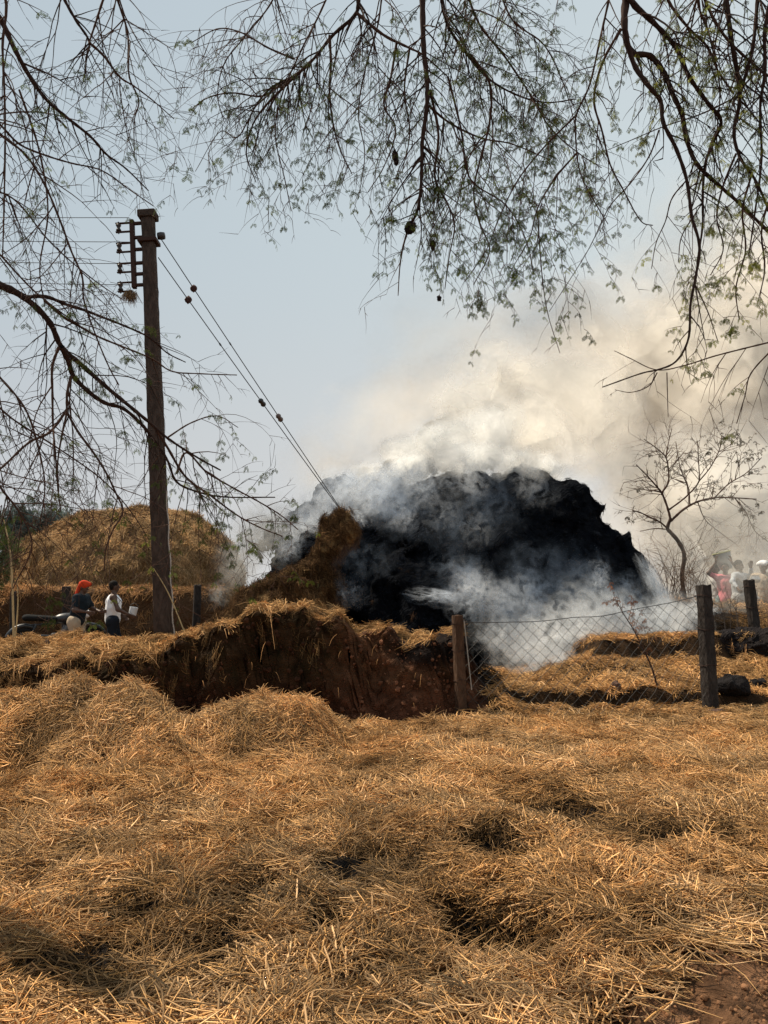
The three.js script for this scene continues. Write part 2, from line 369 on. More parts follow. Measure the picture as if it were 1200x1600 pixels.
// clods broken out of the bank face
{
  const r = rng(27), list = [], c = new THREE.IcosahedronGeometry(1, 1), p = c.attributes.position;
  for (let i = 0; i < p.count; i++) { const s = 1 + .35 * n3(p.getX(i) * 1.3 + 9, p.getY(i) * 1.3, p.getZ(i) * 1.3); p.setXYZ(i, p.getX(i) * s, p.getY(i) * s * .75, p.getZ(i) * s); }
  c.computeVertexNormals();
  for (let k = 0; k < 3000; k++) {
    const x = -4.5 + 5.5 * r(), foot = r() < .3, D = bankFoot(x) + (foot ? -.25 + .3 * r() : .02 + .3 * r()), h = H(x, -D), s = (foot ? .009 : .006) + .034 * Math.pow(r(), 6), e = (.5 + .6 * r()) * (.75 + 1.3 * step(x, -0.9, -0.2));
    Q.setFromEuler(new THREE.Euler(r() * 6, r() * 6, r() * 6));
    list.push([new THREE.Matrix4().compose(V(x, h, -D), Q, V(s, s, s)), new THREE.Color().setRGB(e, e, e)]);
  }
  tag(instanced(scene, 'clods', c, mat(.085, .037, .02, .97), list), 'crumbled red clods on the face and at the foot of the earth bank', 'clods', null, 'stuff');
}
// straw hanging over the lip of the bank
{
  const r = rng(23), t = new Tubes();
  for (let k = 0; k < 700; k++) {
    const x = -6 + 5.5 * r(), clump = n2(x * 2.1, 3); if (r() > .35 + .9 * clump) continue;
    const D0 = bankFoot(x) + .3 + .3 * Math.abs(gauss(r)), y0 = H(x, -D0) + 0.02 + 0.06 * r(), L = (0.2 + 0.75 * r() * r()) * (x > -0.6 ? 0.65 : 1);
    const yaw = gauss(r) * 1.1, dx = Math.sin(yaw), dz = Math.max(.8, Math.cos(yaw)), up = .15 + .5 * r(), fall = (.5 + .9 * r()) * Math.max(.2, dz), kink = gauss(r) * .12, pts = [];
    for (let s = 0; s < 6; s++) { const u = s / 5 - .25; pts.push(V(x + dx * L * u + kink * Math.max(0, u) * u + gauss(r) * .006, y0 + (u < 0 ? u * .1 : up * u - fall * u * u) * L, -D0 + dz * L * u * (u > 0 ? .95 - .35 * u : 1) + (u > 0 ? .3 * Math.min(1, u * 3) : 0))); }
    const w = 0.003 + 0.003 * r(), v = 0.25 + 0.75 * r() * r(), hue = r();
    t.tube(pts, [w, w, w, w * .9, w * .8, w * .4], 3, [v, v * (.85 + .15 * hue), v * (.8 + .3 * hue)]);
  }
  for (let k = 0; k < 45; k++) {                          // roots and bits of straw caught on the face
    const x = -5.5 + 6.4 * r(), D0 = bankFoot(x) - .03 + .12 * r(), y0 = .15 + 1.0 * r(), L = .06 + .2 * r() * r(), d = V(gauss(r), -.3 + gauss(r) * .6, .5 + .4 * r()).normalize(), p = V(x, y0, -D0);
    const w = .002 + .002 * r(), v = .15 + .4 * r();
    t.tube([p, p.clone().addScaledVector(d, L * .4), p.clone().addScaledVector(d, L * .7).add(V(0, -.12 * L, 0)), p.clone().addScaledVector(d, L).add(V(gauss(r) * .1 * L, -.45 * L, 0))], [w, w, w * .8, w * .4], 3, [v, v * .85, v * .8]);
  }
  tag(part(scene, 'hanging_straw', t.build(), strawMat), 'loose straw hanging over the lip of the red earth bank', 'straw', null, 'stuff');
}
// ---------------------------------------------------------------- heaps and low walls
function blobs(list, k, amp, freq, cell, fine = 1, floor = -0.3) {
  const lo = [1e9, 1e9, 1e9], hi = [-1e9, -1e9, -1e9];
  for (const b of list) for (let i = 0; i < 3; i++) { lo[i] = Math.min(lo[i], b[i] - b[i + 3] - 0.6); hi[i] = Math.max(hi[i], b[i] + b[i + 3] + 0.6); }
  lo[1] = Math.max(lo[1], floor);
  return surfaceNets((x, y, z) => {
    let d = 1e9;
    for (const b of list) d = smin(d, ell(x, y, z, b), k);
    if (d > 1) return d;
    return d + amp * (fbm3(x * freq, y * freq, z * freq, 2) + 0.55 * fine * Math.abs(n3(x * freq * 2.6, y * freq * 2.6, z * freq * 2.6)) - 0.2) + amp * 0.35 * fine * n3(x * freq * 6, y * freq * 6, z * freq * 6);
  }, lo, hi, cell);
}
const planeUV = (g, s = 1) => { const p = g.attributes.position, uv = new Float32Array(p.count * 2); for (let i = 0; i < p.count; i++) { uv[i * 2] = (p.getX(i) + p.getZ(i) * 0.7) * s; uv[i * 2 + 1] = p.getY(i) * s; } g.setAttribute('uv', new THREE.BufferAttribute(uv, 2)); return g; };
const drape = V(0, -1, 0);
function cover(parent, g, tuft, material, count, seed, colour, scale = 1, hang = 0.7, keep = null) {
  const r = rng(seed), list = [], side = V(0, 0, 0), M = new THREE.Matrix4(), X = V(0, 0, 0), Z = V(0, 0, 0);
  sprinkle(g, count, r, (p, n) => {
    if (n.y < -0.5 || (keep && !keep(p, n, r))) return;
    side.set(gauss(r), gauss(r), gauss(r));
    X.copy(drape).multiplyScalar(hang * (1 - Math.abs(n.y))).addScaledVector(side, 0.8); X.addScaledVector(n, -X.dot(n)).normalize();
    Z.crossVectors(X, n).normalize();
    M.makeBasis(X, n, Z);
    const s = scale * (0.75 + 0.5 * r());
    list.push([new THREE.Matrix4().multiplyMatrices(M, new THREE.Matrix4().makeScale(s, s, s)).setPosition(p.clone().addScaledVector(n, (r() - 0.35) * 0.06)), colour(r, p)]);
  });
  return instanced(parent, 'straw', tuft, material, list);
}
const tuftFar = strawTuft(5, 12, 0.2, 0.25, 0.8, 0.007, 0.35);
const strawBody = mat(0.16, 0.095, 0.04, 0.95, { bumpMap: grain, bumpScale: 0.05 });
const charMat = mat(0.0042, 0.005, 0.007, 0.95, { specularIntensity: .05, bumpMap: grain, bumpScale: 0.06 });
const charStraw = mat(0.006, 0.007, 0.0095, 0.9, { specularIntensity: .08, vertexColors: true });
const grey = (r) => { const v = 0.5 + 0.9 * r(); return new THREE.Color().setRGB(v, v, v); };

const charTint = (r, p) => {                             // mostly black, with ash and half-burnt brown straw in patches
  const n = n3(p.x * .9, p.y * 1.3, p.z * .9), v = .5 + .9 * r();
  if (n > .45 && r() < .3) { const a = 4 + 6 * r(); return new THREE.Color().setRGB(a, a * .98, a * .9); }
  if (n < -.5 && p.y < 2.2 && r() < .35) { const a = 5 + 6 * r(); return new THREE.Color().setRGB(a * 1.6, a * .85, a * .4); }
  return new THREE.Color().setRGB(v, v, v);
};
// burnt heap
const burntHeap = thing('burnt_straw_heap', 'huge blackened haystack smouldering behind the wire fence', 'haystack', V(0, 0, 0));
{
  const g = planeUV(blobs([[2.3, 1.1, -18.2, 3.5, 3.15, 3.0], [4.35, .65, -17.6, 1.85, 2.3, 2], [5.5, .2, -17.2, .75, 1.2, 1.1], [3.65, 2.75, -17.8, 1.35, 1.5, 1.4], [1.05, 2.4, -17.8, 1.6, 1.6, 1.6], [2.4, 3.2, -18, 1.2, 1.0, 1.2],
    [-0.4, 1.2, -17, 1.6, 1.9, 1.6], [-1.55, .9, -16.5, 1.0, 1.7, 1.1], [0.75, .6, -15.6, 1.3, 1.5, 1.0], [-0.7, 1.6, -21, 2.3, 3.1, 2], [2.6, .2, -15.9, 1.6, 1.5, .9]], 0.5, 0.4, 0.9, 0.075, 0.4), 1);
  part(burntHeap, 'charred_body', g, charMat);
  cover(burntHeap, g, tuftFar, charStraw, 6500, 31, charTint, 0.3, 1.2, (p) => p.z > -20.5).name = 'charred_straw';
}
// unburnt part standing before it
const freshHeap = thing('unburnt_straw_stack', 'brown unburnt straw stack with narrow peak at left edge of black heap', 'haystack', V(0, 0, 0));
const strawTint = (s, w = 1) => (r, p) => { const m = (0.55 + 0.5 * r() + 0.35 * n3(p.x * .8, p.y * .8, p.z * .8)) * s; return new THREE.Color().setRGB(m, m * w * 0.95, m * w); };
{
  const g = planeUV(blobs([[-0.72, 2.76, -14.7, .24, .38, .3], [-1.08, 1.9, -14.6, .26, 1.0, .38], [-1.55, .9, -14.5, .7, 1.2, .7], [-2.1, .7, -14.6, .9, 1.1, .75], [-2.85, .35, -14.6, .8, .8, .7]], 0.28, 0.13, 1.5, 0.05), 1);
  part(freshHeap, 'straw_body', g, strawBody);
  cover(freshHeap, g, tuftB, strawMat, 3600, 32, strawTint(0.2, 1.0), 1.0, 1);
}
// big dry heap in the distance
const farHeap = thing('straw_heap', 'big rounded golden haystack far left behind the utility pole', 'haystack', V(0, 0, 0));
{
  const g = planeUV(blobs([[-8.9, 1.5, -26, 3.6, 2.75, 3], [-7.4, 1.7, -26, 2.5, 2.5, 2.5], [-10.9, .6, -26, 2.3, 2.2, 2.2]], 0.6, 0.28, 0.8, 0.11), 1);
  part(farHeap, 'straw_body', g, strawBody);
  cover(farHeap, g, tuftFar, strawMat, 13000, 33, (r, p) => { const c = strawTint(.82, 1.1)(r, p); c.g *= 1.07; c.b *= 1.2; return c; }, 1.0, 0.9, (p) => p.z > -27.5);
}
// low wall below it
const lowWall = thing('mud_wall', 'low straw-capped mud wall behind the two men on the left', 'wall', V(0, 0, 0));
{
  const box = (x, y, z, cx, cy, cz, hx, hy, hz, rr) => { const a = Math.abs(x - cx) - hx + rr, b = Math.abs(y - cy) - hy + rr, c = Math.abs(z - cz) - hz + rr; return Math.hypot(Math.max(a, 0), Math.max(b, 0), Math.max(c, 0)) + Math.min(Math.max(a, b, c), 0) - rr; };
  const g = planeUV(surfaceNets((x, y, z) => box(x, y, z, -7.4, .85, -20.4, 3.1, .82 + .07 * n2(x, 3), .6, .22) + 0.14 * fbm3(x * 1.6, y * 1.6, z * 1.6, 2), [-11, -.2, -21.6], [-3.9, 2.2, -19.3], 0.07), 1);
  part(lowWall, 'mud_core', g, mat(0.085, 0.048, 0.026, 0.97, { bumpMap: grain, bumpScale: 0.05 }));
  cover(lowWall, g, tuftFar, strawMat, 2600, 34, strawTint(.7), 0.8, 0.8, (p, n, r) => n.y > 0.35 || r() < 0.06);
}
// charred bank on the right and stones
const rightWall = thing('charred_bank', 'black scorched earth lump behind the right fence post', 'earth mound', V(0, 0, 0));
{
  const a = at(1165, 1005, 12.9);
  const g = planeUV(blobs([[a.x, .72, -12.75, .75, .28, .35], [a.x + .6, .72, -12.45, .7, .34, .4], [a.x + .7, .5, -12.1, .5, .34, .35]], 0.2, 0.1, 2.2, 0.035), 2);
  part(rightWall, 'earth', g, mat(0.016, 0.013, 0.013, 0.95, { bumpMap: grain, bumpScale: 0.04 }));
  cover(rightWall, g, tuftB, strawMat, 130, 35, strawTint(0.5), 0.8, 1, (p, n) => n.y < 0.7 && p.y < 0.75);
}
function stone(name, label, px, py, D, rx, ry, rz, m, seed) {
  const p = at(px, py, D), g = planeUV(surfaceNets((x, y, z) => ell(x, y, z, [0, 0, 0, rx, ry, rz]) + rx * 0.35 * fbm3(x / rx * 0.9 + seed, y / rx * 0.9, z / rx * 0.9, 3), [-rx * 1.5, -ry * 1.5, -rz * 1.5], [rx * 1.5, ry * 1.5, rz * 1.5], rx / 9), 3);
  const o = part(scene, name, g, m); o.position.set(p.x, H(p.x, p.z) + ry * 0.55, p.z);
  return tag(o, label, 'stone');
}
const blackStone = mat(0.014, 0.012, 0.012, 0.9, { bumpMap: grain, bumpScale: 0.02 }), brownStone = mat(0.1, 0.06, 0.045, 0.95, { bumpMap: grain, bumpScale: 0.02 });
stone('stone', 'black rounded stone on the straw right of the tall post', 1145, 1082, 10.8, .24, .15, .18, blackStone, 1);
stone('stone', 'small dark stone at the right edge behind the black rounded one', 1186, 1078, 11.3, .12, .07, .1, blackStone, 2);
stone('stone', 'flat dark stone at the foot of the tall fence post', 1108, 1126, 10.05, .24, .05, .12, brownStone, 3);
stone('stone', 'small brown stone on the straw step left of the dead sapling', 962, 1076, 10.85, .07, .09, .07, brownStone, 4);
stone('stone', 'black clod on the straw bank at far left', 23, 992, 12.4, .09, .07, .08, blackStone, 5);
stone('stone', 'brown clod on the straw bank below the motorcycle', 74, 992, 12.4, .05, .09, .05, brownStone, 6);
// ---------------------------------------------------------------- utility pole, stays, fence
const concrete = mat(0.085, 0.06, 0.048, 0.92, { map: coarse, bumpMap: grain, bumpScale: 0.01 });
const postMat = mat(0.05, 0.042, 0.038, 0.93, { map: coarse, bumpMap: grain, bumpScale: 0.012 });
const rust = mat(0.055, 0.03, 0.024, 0.7, { metalness: 0.35 }), darkGlaze = mat(0.03, 0.022, 0.02, 0.5), wireMat = mat(0.06, 0.06, 0.062, 0.5, { metalness: 0.6 });
function taperedPost(w0, d0, w1, d1, h, seed, rows = 24) {   // square post with worn arrises
  const geo = new THREE.BoxGeometry(1, 1, 1, 4, rows, 4);
  const p = geo.attributes.position;
  for (let i = 0; i < p.count; i++) {
    let x = p.getX(i), y = p.getY(i) + 0.5, z = p.getZ(i);
    const m = Math.max(Math.abs(x), Math.abs(z)), c = Math.abs(x) > 0.45 && Math.abs(z) > 0.45 ? 0.9 : 1;
    const n = 1 + 0.05 * n3(x * 3 + seed, y * h * 3, z * 3) + (Math.abs(x) > .45 && Math.abs(z) > .45 ? 0.06 * n3(seed, y * h * 8, x * 4) : 0);
    p.setXYZ(i, x * lerp(w0, w1, y) * c * n, y * h + (y > 0.99 ? 0.02 * n2(x * 4, z * 4 + seed) : 0), z * lerp(d0, d1, y) * c * n);
  }
  const uv = geo.attributes.uv; for (let i = 0; i < uv.count; i++) uv.setXY(i, uv.getX(i) * w0 * 2, uv.getY(i) * h);
  geo.computeVertexNormals();
  return geo;
}
const lathe = (pts, seg = 14) => new THREE.LatheGeometry(pts.map(([x, y]) => new THREE.Vector2(x, y)), seg);
const POLE_D = 13, poleBase = at(258, 978, POLE_D), poleTop = at(231, 333, POLE_D);
poleBase.y = H(poleBase.x, poleBase.z) - 0.15;
const poleH = poleTop.y - poleBase.y;
const pole = thing('utility_pole', 'tall dark concrete utility pole with steel brackets left of the black heap', 'utility pole', poleBase);
pole.rotation.z = Math.atan2(poleBase.x - poleTop.x, poleH);
part(pole, 'shaft', taperedPost(.29, .27, .215, .2, poleH, 3, 60), concrete);
part(pole, 'cap', new RoundedBoxGeometry(.31, .13, .28, 2, .02).translate(0, poleH - .03, 0), concrete);
{
  const y0 = poleH - 1.35;
  part(pole, 'steel_channel', new RoundedBoxGeometry(.075, 1.25, .1, 2, .012).translate(-.28, y0 + .62, .02), rust);
  for (const y of [0.05, .25, .45, .7, .92, 1.18]) part(pole, 'bracket', new RoundedBoxGeometry(.2, .05, .06, 2, .01).translate(-.19, y0 + y, .02), rust);
  for (const y of [.03, .38, .75, 1.12]) {
    const b = part(pole, 'insulator_arm', mergeGeometries([new THREE.BoxGeometry(.26, .016, .05).translate(-.44, y0 + y + .08, .02), new THREE.BoxGeometry(.26, .016, .05).translate(-.44, y0 + y - .08, .02), new THREE.CylinderGeometry(.012, .012, .22, 8).translate(-.52, y0 + y, .02)]), rust);
    part(b, 'insulator', lathe([[.001, -.06], [.04, -.06], [.048, -.045], [.032, -.015], [.025, 0], [.032, .015], [.048, .045], [.04, .06], [.001, .06]]).translate(-.52, y0 + y, .02), darkGlaze);
  }
  part(pole, 'clamp', new RoundedBoxGeometry(.33, .07, .3, 2, .01).translate(0, poleH - .52, 0), rust);
  part(pole, 'side_knob', lathe([[.001, -.07], [.06, -.06], [.07, 0], [.06, .06], [.001, .07]]).rotateZ(Math.PI / 2).translate(.22, poleH - .42, 0), darkGlaze);
  const cable = new Tubes();
  const cp = []; for (let k = 0; k <= 20; k++) { const s = k / 20; cp.push(V(.19 - .03 * s + .012 * Math.sin(k * 1.3), 0.05 + s * 2.6, .08)); }
  part(pole, 'cable', cable.tube(cp, cp.map(() => .012), 7).build(), mat(.4, .35, .3, .6));
}
const nest = new Tubes();
{ const r = rng(41); for (let k = 0; k < 220; k++) { const a = r() * 6.28, y = gauss(r) * .08, p = V(Math.cos(a) * .14 * r(), y, Math.sin(a) * .1 * r()), d = V(gauss(r), -0.5 - 0.6 * r(), gauss(r)).multiplyScalar(.16); nest.tube([p, p.clone().addScaledVector(d, .5).add(V(gauss(r) * .02, .02, 0)), p.clone().add(d)], [.004, .004, .002], 3, [.6 + .4 * r(), .55, .5]); } }
const nestMesh = part(scene, 'straw_tuft', nest.build(), mat(.22, .14, .075, .9)); nestMesh.position.copy(at(204, 458, POLE_D)); tag(nestMesh, 'tangle of dry straw caught under the brackets of the utility pole', 'straw');

// stays from the pole down into the smoke
const ground1 = at(660, 978, 17.5);
const catenary = (a, b, sag, n = 24) => { const o = []; for (let k = 0; k <= n; k++) { const s = k / n; o.push(a.clone().lerp(b, s).add(V(0, -sag * 4 * s * (1 - s), 0))); } return o; };
[[252, 374, 'upper stay wire running from pole top down to the black heap', .04, [.10, .22, .395]], [247, 402, 'lower stay wire running from pole side down to the black heap', .06, [.09, .19, .33]]].forEach(([x, y, label, sag, at3], i) => {
  const a = at(x, y, POLE_D - .1), b = ground1.clone().add(V(i * 0.15 - .05, 0, i * .15)), t = thing('stay_wire', label, 'wire', a), pts = catenary(a, b, sag).map((p) => p.sub(a));
  part(t, 'wire', new Tubes().tube(pts, pts.map(() => .0085), 6).build(), wireMat);
  const put = (s, name, g, m) => { const k = s * 24, q = pts[Math.floor(k)].clone().lerp(pts[Math.ceil(k)], k % 1), o = part(t, name, g, m); o.position.copy(q); o.quaternion.setFromUnitVectors(UP, b.clone().sub(a).normalize()); return o; };
  put(at3[0], 'strain_insulator', mergeGeometries([lathe([[.001, -.05], [.045, -.05], [.06, -.03], [.035, 0], [.06, .03], [.045, .05], [.001, .05]]).rotateZ(1.57), new THREE.CylinderGeometry(.015, .015, .3, 8).rotateZ(1.57), new THREE.BoxGeometry(.02, .1, .05).translate(.12, 0, 0), new THREE.BoxGeometry(.02, .1, .05).translate(-.12, 0, 0)]), mat(.06, .03, .025, .8));
  put(at3[1], 'turnbuckle', new THREE.TorusGeometry(.03, .01, 6, 14), wireMat);
  put(at3[2], 'stay_insulator', lathe([[.001, -.09], [.035, -.08], [.055, -.04], [.04, 0], [.055, .04], [.035, .08], [.001, .09]]), i ? mat(.015, .015, .016, .3) : mat(.1, .07, .06, .35));
});
// overhead wires leaving to the left
[[202, 340], [203, 378], [203, 412], [203, 445]].forEach(([x, y], i) => {
  const a = at(x, y, POLE_D), b = a.clone().add(V(-30, .15 * i - .3, 4 + i * .3)), pts = catenary(a, b, .45, 30);
  tag(part(scene, 'power_line', new Tubes().tube(pts, pts.map(() => .006), 5).build(), wireMat), ['topmost', 'second from top', 'third from top', 'lowest'][i] + ' of the thin wires leaving the pole to the left', 'wire', null);
});

// fence
function fencePost(px0, py0, px1, py1, D, w, label, seed, bury = .2) {
  const b = at(px0, py0, D), t = at(px1, py1, D); b.y = H(b.x, b.z) - bury;
  const h = t.y - b.y, o = thing('fence_post', label, 'fence post', b);
  o.rotation.z = Math.atan2(b.x - t.x, h); o.rotation.y = 0.35;
  part(o, 'shaft', taperedPost(w * 1.06, w * .95, w, w * .9, h, seed), seed === 5 ? mat(.11, .065, .042, .95, { map: coarse, bumpMap: grain, bumpScale: .015 }) : postMat);
  if (D < 14) for (const s of [.93, .7, .45]) { const pts = []; for (let k = 0; k <= 16; k++) { const a = k / 16 * Math.PI * 2, q = w * .62; pts.push(V(clamp(Math.cos(a) * q * 1.3, -q * .9, q * .9), h * s + .012 * Math.sin(a * 2 + s * 9), clamp(Math.sin(a) * q * 1.3, -q * .85, q * .85))); } part(o, 'wire_tie', new Tubes().tube(pts, pts.map(() => .0035), 4).build(), rust); }
  return [b, t];
}
const [a0, a1] = fencePost(722, 1130, 714, 962, 9.66, .12, 'short brown fence post at right end of the red earth bank', 5);
const [b0, b1] = fencePost(1111, 1118, 1099, 915, 10.35, .165, 'tall dark concrete fence post standing alone in the straw at right', 6);
fencePost(1184, 990, 1167, 906, 13.2, .15, 'leaning fence post behind the black scorched lump at right', 7, .5);
fencePost(106, 975, 104, 917, 19.2, .2, 'grey post before the mud wall left of the orange headscarf', 8, .5);
fencePost(22, 985, 21, 925, 17, .12, 'dark post at the far left edge beside the green bush', 9, .5);
fencePost(306, 972, 309, 914, 17, .16, 'grey post before the mud wall right of the utility pole', 10, .5);
{
  const fence = thing('wire_fence', 'sagging chain link fence strung between the short and the tall post', 'fence', V(0, 0, 0));
  const A1 = at(718, 972, 9.66), B1 = at(1096, 930, 10.35), t = new Tubes(), W = A1.distanceTo(B1), dir = B1.clone().sub(A1), cellW = .165, n = Math.ceil(W / cellW), rows = 9;
  const P = (u, v) => { const s = clamp(u / n, 0, 1), q = A1.clone().addScaledVector(dir, s); q.y -= v * cellW * 0.47 + .12 * Math.sin(s * Math.PI) * (1 + .15 * n2(s * 3, 1)) - 0.02 * n2(s * 5, v * .3) * Math.min(1, v / 3); q.z += .05 * n2(s * 5, v * .4) + .1 * Math.sin(s * 3) * v / rows; return q; };
  for (let i = -rows; i < n; i++) for (const s of [1, -1]) {           // each diagonal
    const pts = [];
    for (let v = 0; v <= rows * 2; v++) { const u = s > 0 ? i + v * .5 : i + rows - v * .5; if (u >= 0 && u <= n) pts.push(P(u, v)); }
    if (pts.length > 1) t.tube(pts, pts.map(() => .0026), 4);
  }
  part(fence, 'wire_mesh', t.build(), mat(.05, .048, .046, .6, { metalness: .5 })).userData.kind = 'stuff';
  const top = []; for (let u = 0; u <= n; u += .5) top.push(P(u, 0));
  part(fence, 'top_wire', new Tubes().tube(top, top.map(() => .005), 5).build(), wireMat);
  const rod = []; for (let k = 0; k < 8; k++) rod.push(A1.clone().add(V(.05 + .012 * k, -k * .12 + .02, .06)));
  part(fence, 'end_rod', new Tubes().tube(rod, rod.map(() => .008), 6).build(), mat(.3, .28, .25, .5, { metalness: .4 }));
}
// ---------------------------------------------------------------- trees
const bark = mat(0.05, 0.03, 0.024, 0.9, { bumpMap: barkTex, bumpScale: 0.006 });
const twigBark = mat(0.075, 0.042, 0.031, 0.9);
function leafGeometry(pairs, pinnae, L, leafL, leafW) {    // a feathery compound leaf, its base at the origin, pointing down -y
  const p = [], n = [], i = [], r = rng(61), c = [];
  const quad = (o, d, w, v) => { const b = p.length / 3; for (const [s, t] of [[0, 0], [.5, 1], [1, 0], [.5, -1]]) { p.push(o.x + d.x * s + w.x * t, o.y + d.y * s + w.y * t, o.z + d.z * s + w.z * t); n.push(0, 0.6, 0.8); c.push(v, v, v); } i.push(b, b + 1, b + 2, b, b + 2, b + 3); };
  for (let a = 0; a < pinnae; a++) {
    const side = a % 2 ? 1 : -1, start = V(0, -L * .25 - L * 0.5 * Math.floor(a / 2) / Math.max(1, pinnae / 2), 0), dir = V(side * (.75 + .2 * gauss(r)), -.65, .35 * gauss(r)).normalize(), curl = V(0, -.5, .2 * gauss(r));
    const out = V(0, 0, 1).addScaledVector(dir, -dir.z).normalize(), across = V(0, 0, 0).crossVectors(dir, out);
    for (let k = 0; k < pairs; k++) {
      const s = (k + 1) / pairs, o = start.clone().addScaledVector(dir, L * s).addScaledVector(curl, L * s * s * .3);
      for (const q of [-1, 1]) { if (r() < 0.12) continue; const d = across.clone().multiplyScalar(q).addScaledVector(dir, .45).addScaledVector(out, .5 * gauss(r)).normalize(); quad(o, d.clone().multiplyScalar(leafL * (.8 + .4 * r())), V(0, 0, 0).crossVectors(d, out).normalize().multiplyScalar(leafW), .7 + .6 * r()); }
    }
  }
  const g = new THREE.BufferGeometry();
  g.setAttribute('position', new THREE.Float32BufferAttribute(p, 3)); g.setAttribute('normal', new THREE.Float32BufferAttribute(n, 3)); g.setAttribute('color', new THREE.Float32BufferAttribute(c, 3)); g.setIndex(i);
  g.computeVertexNormals();
  return g;
}
const leafMat = new THREE.MeshPhysicalMaterial({ color: new THREE.Color().setRGB(0.1, 0.145, 0.042), roughness: 0.95, transmission: 0.35, thickness: 0, specularIntensity: 0.15, vertexColors: true, side: THREE.DoubleSide });
const leafGeo = leafGeometry(7, 4, 0.05, 0.014, 0.0034);
const curveOf = (pts, n) => new THREE.CatmullRomCurve3(pts, false, 'centripetal').getPoints(n);

// a twig that wanders from o along d, with smaller twigs of its own; leaf places go to leaves
function twig(t, o, d, L, w, depth, r, droop, leaves, leafy, forks) {
  const n = Math.max(4, Math.min(9, Math.round(L / 0.09))), pts = [o.clone()], dir = d.clone().normalize(), seg = L / n;
  const turn = V(gauss(r), gauss(r), gauss(r)).multiplyScalar(.16);
  for (let k = 0; k < n; k++) {
    dir.add(V(gauss(r), gauss(r), gauss(r)).multiplyScalar(.17)).add(turn); dir.y -= droop * (0.5 + k / n) * .18; dir.normalize();
    pts.push(pts[k].clone().addScaledVector(dir, seg));
  }
  t.tube(pts, pts.map((_, k) => w * (1 - .72 * k / n)), w > .004 ? 5 : 3);
  if (depth > 0) {
    const kids = Math.round(forks * L * (0.7 + .6 * r()) + .3);
    for (let c = 0; c < kids; c++) {
      const k = 1 + Math.floor(r() * n), a = pts[Math.min(k, n)], b = pts[k - 1], td = a.clone().sub(b).normalize(), s = V(gauss(r), gauss(r) - droop * .2, gauss(r)).normalize();
      s.addScaledVector(td, -s.dot(td)).normalize();
      twig(t, a, td.multiplyScalar(.75).addScaledVector(s, .75 + .35 * r()), L * (.28 + .38 * r()), Math.max(.0023, w * .62), depth - 1, r, droop, leaves, leafy, forks);
    }
  }
  if (leafy > 0 && w < .006 && r() < leafy * .95) for (let k = Math.floor(n * .25 * r()) + 1; k <= n; k++) if (r() < .62) leaves.push([pts[k].clone().add(V(gauss(r), gauss(r), gauss(r)).multiplyScalar(.008)), r() * 6.28, .42 + .48 * r()]);
}
function foliage(tree, leaves, r, tint, light = 1) {
  if (!leaves.length) return;
  instanced(tree, 'foliage', leafGeo, leafMat, leaves.map(([p, a, s]) => {
    Q.setFromEuler(new THREE.Euler(gauss(r) * .6, a, gauss(r) * .6));
    const v = (.35 + 1.1 * r() * r()) * light, y = r() < 0.25 ? 1.6 : 1;
    return [new THREE.Matrix4().compose(p, Q, V(s, s, s)), new THREE.Color().setRGB(v * y * tint * 1.1, v * (y > 1 ? 1.45 : 1), v * .85)];
  }));
}
// limbs are given as the places where the photograph shows them (px, py), the distance at both ends and the width in its pixels at both ends
function limb(tree, leaves, r, path, D0, D1, w0, w1, o = {}) {
  const nums = path.split(' ').map((q) => q.split(',').map(Number)), m = nums.length - 1;
  const pts = nums.map(([x, y], k) => at(x, y, lerp(D0, D1, k / m) + (k && k < m ? .05 * gauss(r) : 0)));
  if (o.root) pts.unshift(...o.root);
  const n = Math.max(10, pts.length * 5), c = curveOf(pts, n), t = new Tubes(), R = (k) => { const s = k / n; return lerp(w0 * D0, w1 * D1, s) / FOCAL * .5 * (1 + .12 * Math.sin(k * 2.1 + D0 * 7)) * (o.root && s < .25 ? 1 + (0.25 - s) * 2.5 : 1); };
  const rad = c.map((_, k) => R(k));
  t.tube(c, rad, w0 > 6 ? 8 : 5);
  let L = 0; for (let k = 1; k <= n; k++) L += c[k].distanceTo(c[k - 1]);
  const dens = o.dens ?? 7, count = Math.round(L * dens);
  for (let q = 0; q < count; q++) {
    const k = Math.max(1, Math.floor(lerp(o.from ?? .15, 1, r()) * n)), td = c[k].clone().sub(c[k - 1]).normalize(), s = V(gauss(r), gauss(r) - .35 * (o.droop ?? 1), gauss(r) * .7).normalize();
    s.addScaledVector(td, -s.dot(td)).normalize();
    twig(t, c[k], td.multiplyScalar(.7).addScaledVector(s, .5 + .7 * r()), (o.len ?? .5) * (.35 + 1.1 * r()) * (1.05 - .65 * k / n), Math.min(rad[k] * .6, (.0042 + .006 * r() * r()) * (o.tw ?? 1)), o.depth ?? 2, r, o.droop ?? 1, leaves, o.leafy ?? .1, o.forks ?? 5);
  }
  part(tree, 'branch', t.build(), w0 > 6 ? bark : twigBark);
}
function trunk(tree, pts, radii) { part(tree, 'trunk', new Tubes().tube(curveOf(pts, 30), Array.from({ length: 31 }, (_, k) => { const s = k / 30 * (radii.length - 1), a = Math.floor(s); return lerp(radii[a], radii[Math.min(a + 1, radii.length - 1)], s - a) * (1 + .06 * Math.sin(k * 1.7)); }), 14).build(), bark); }

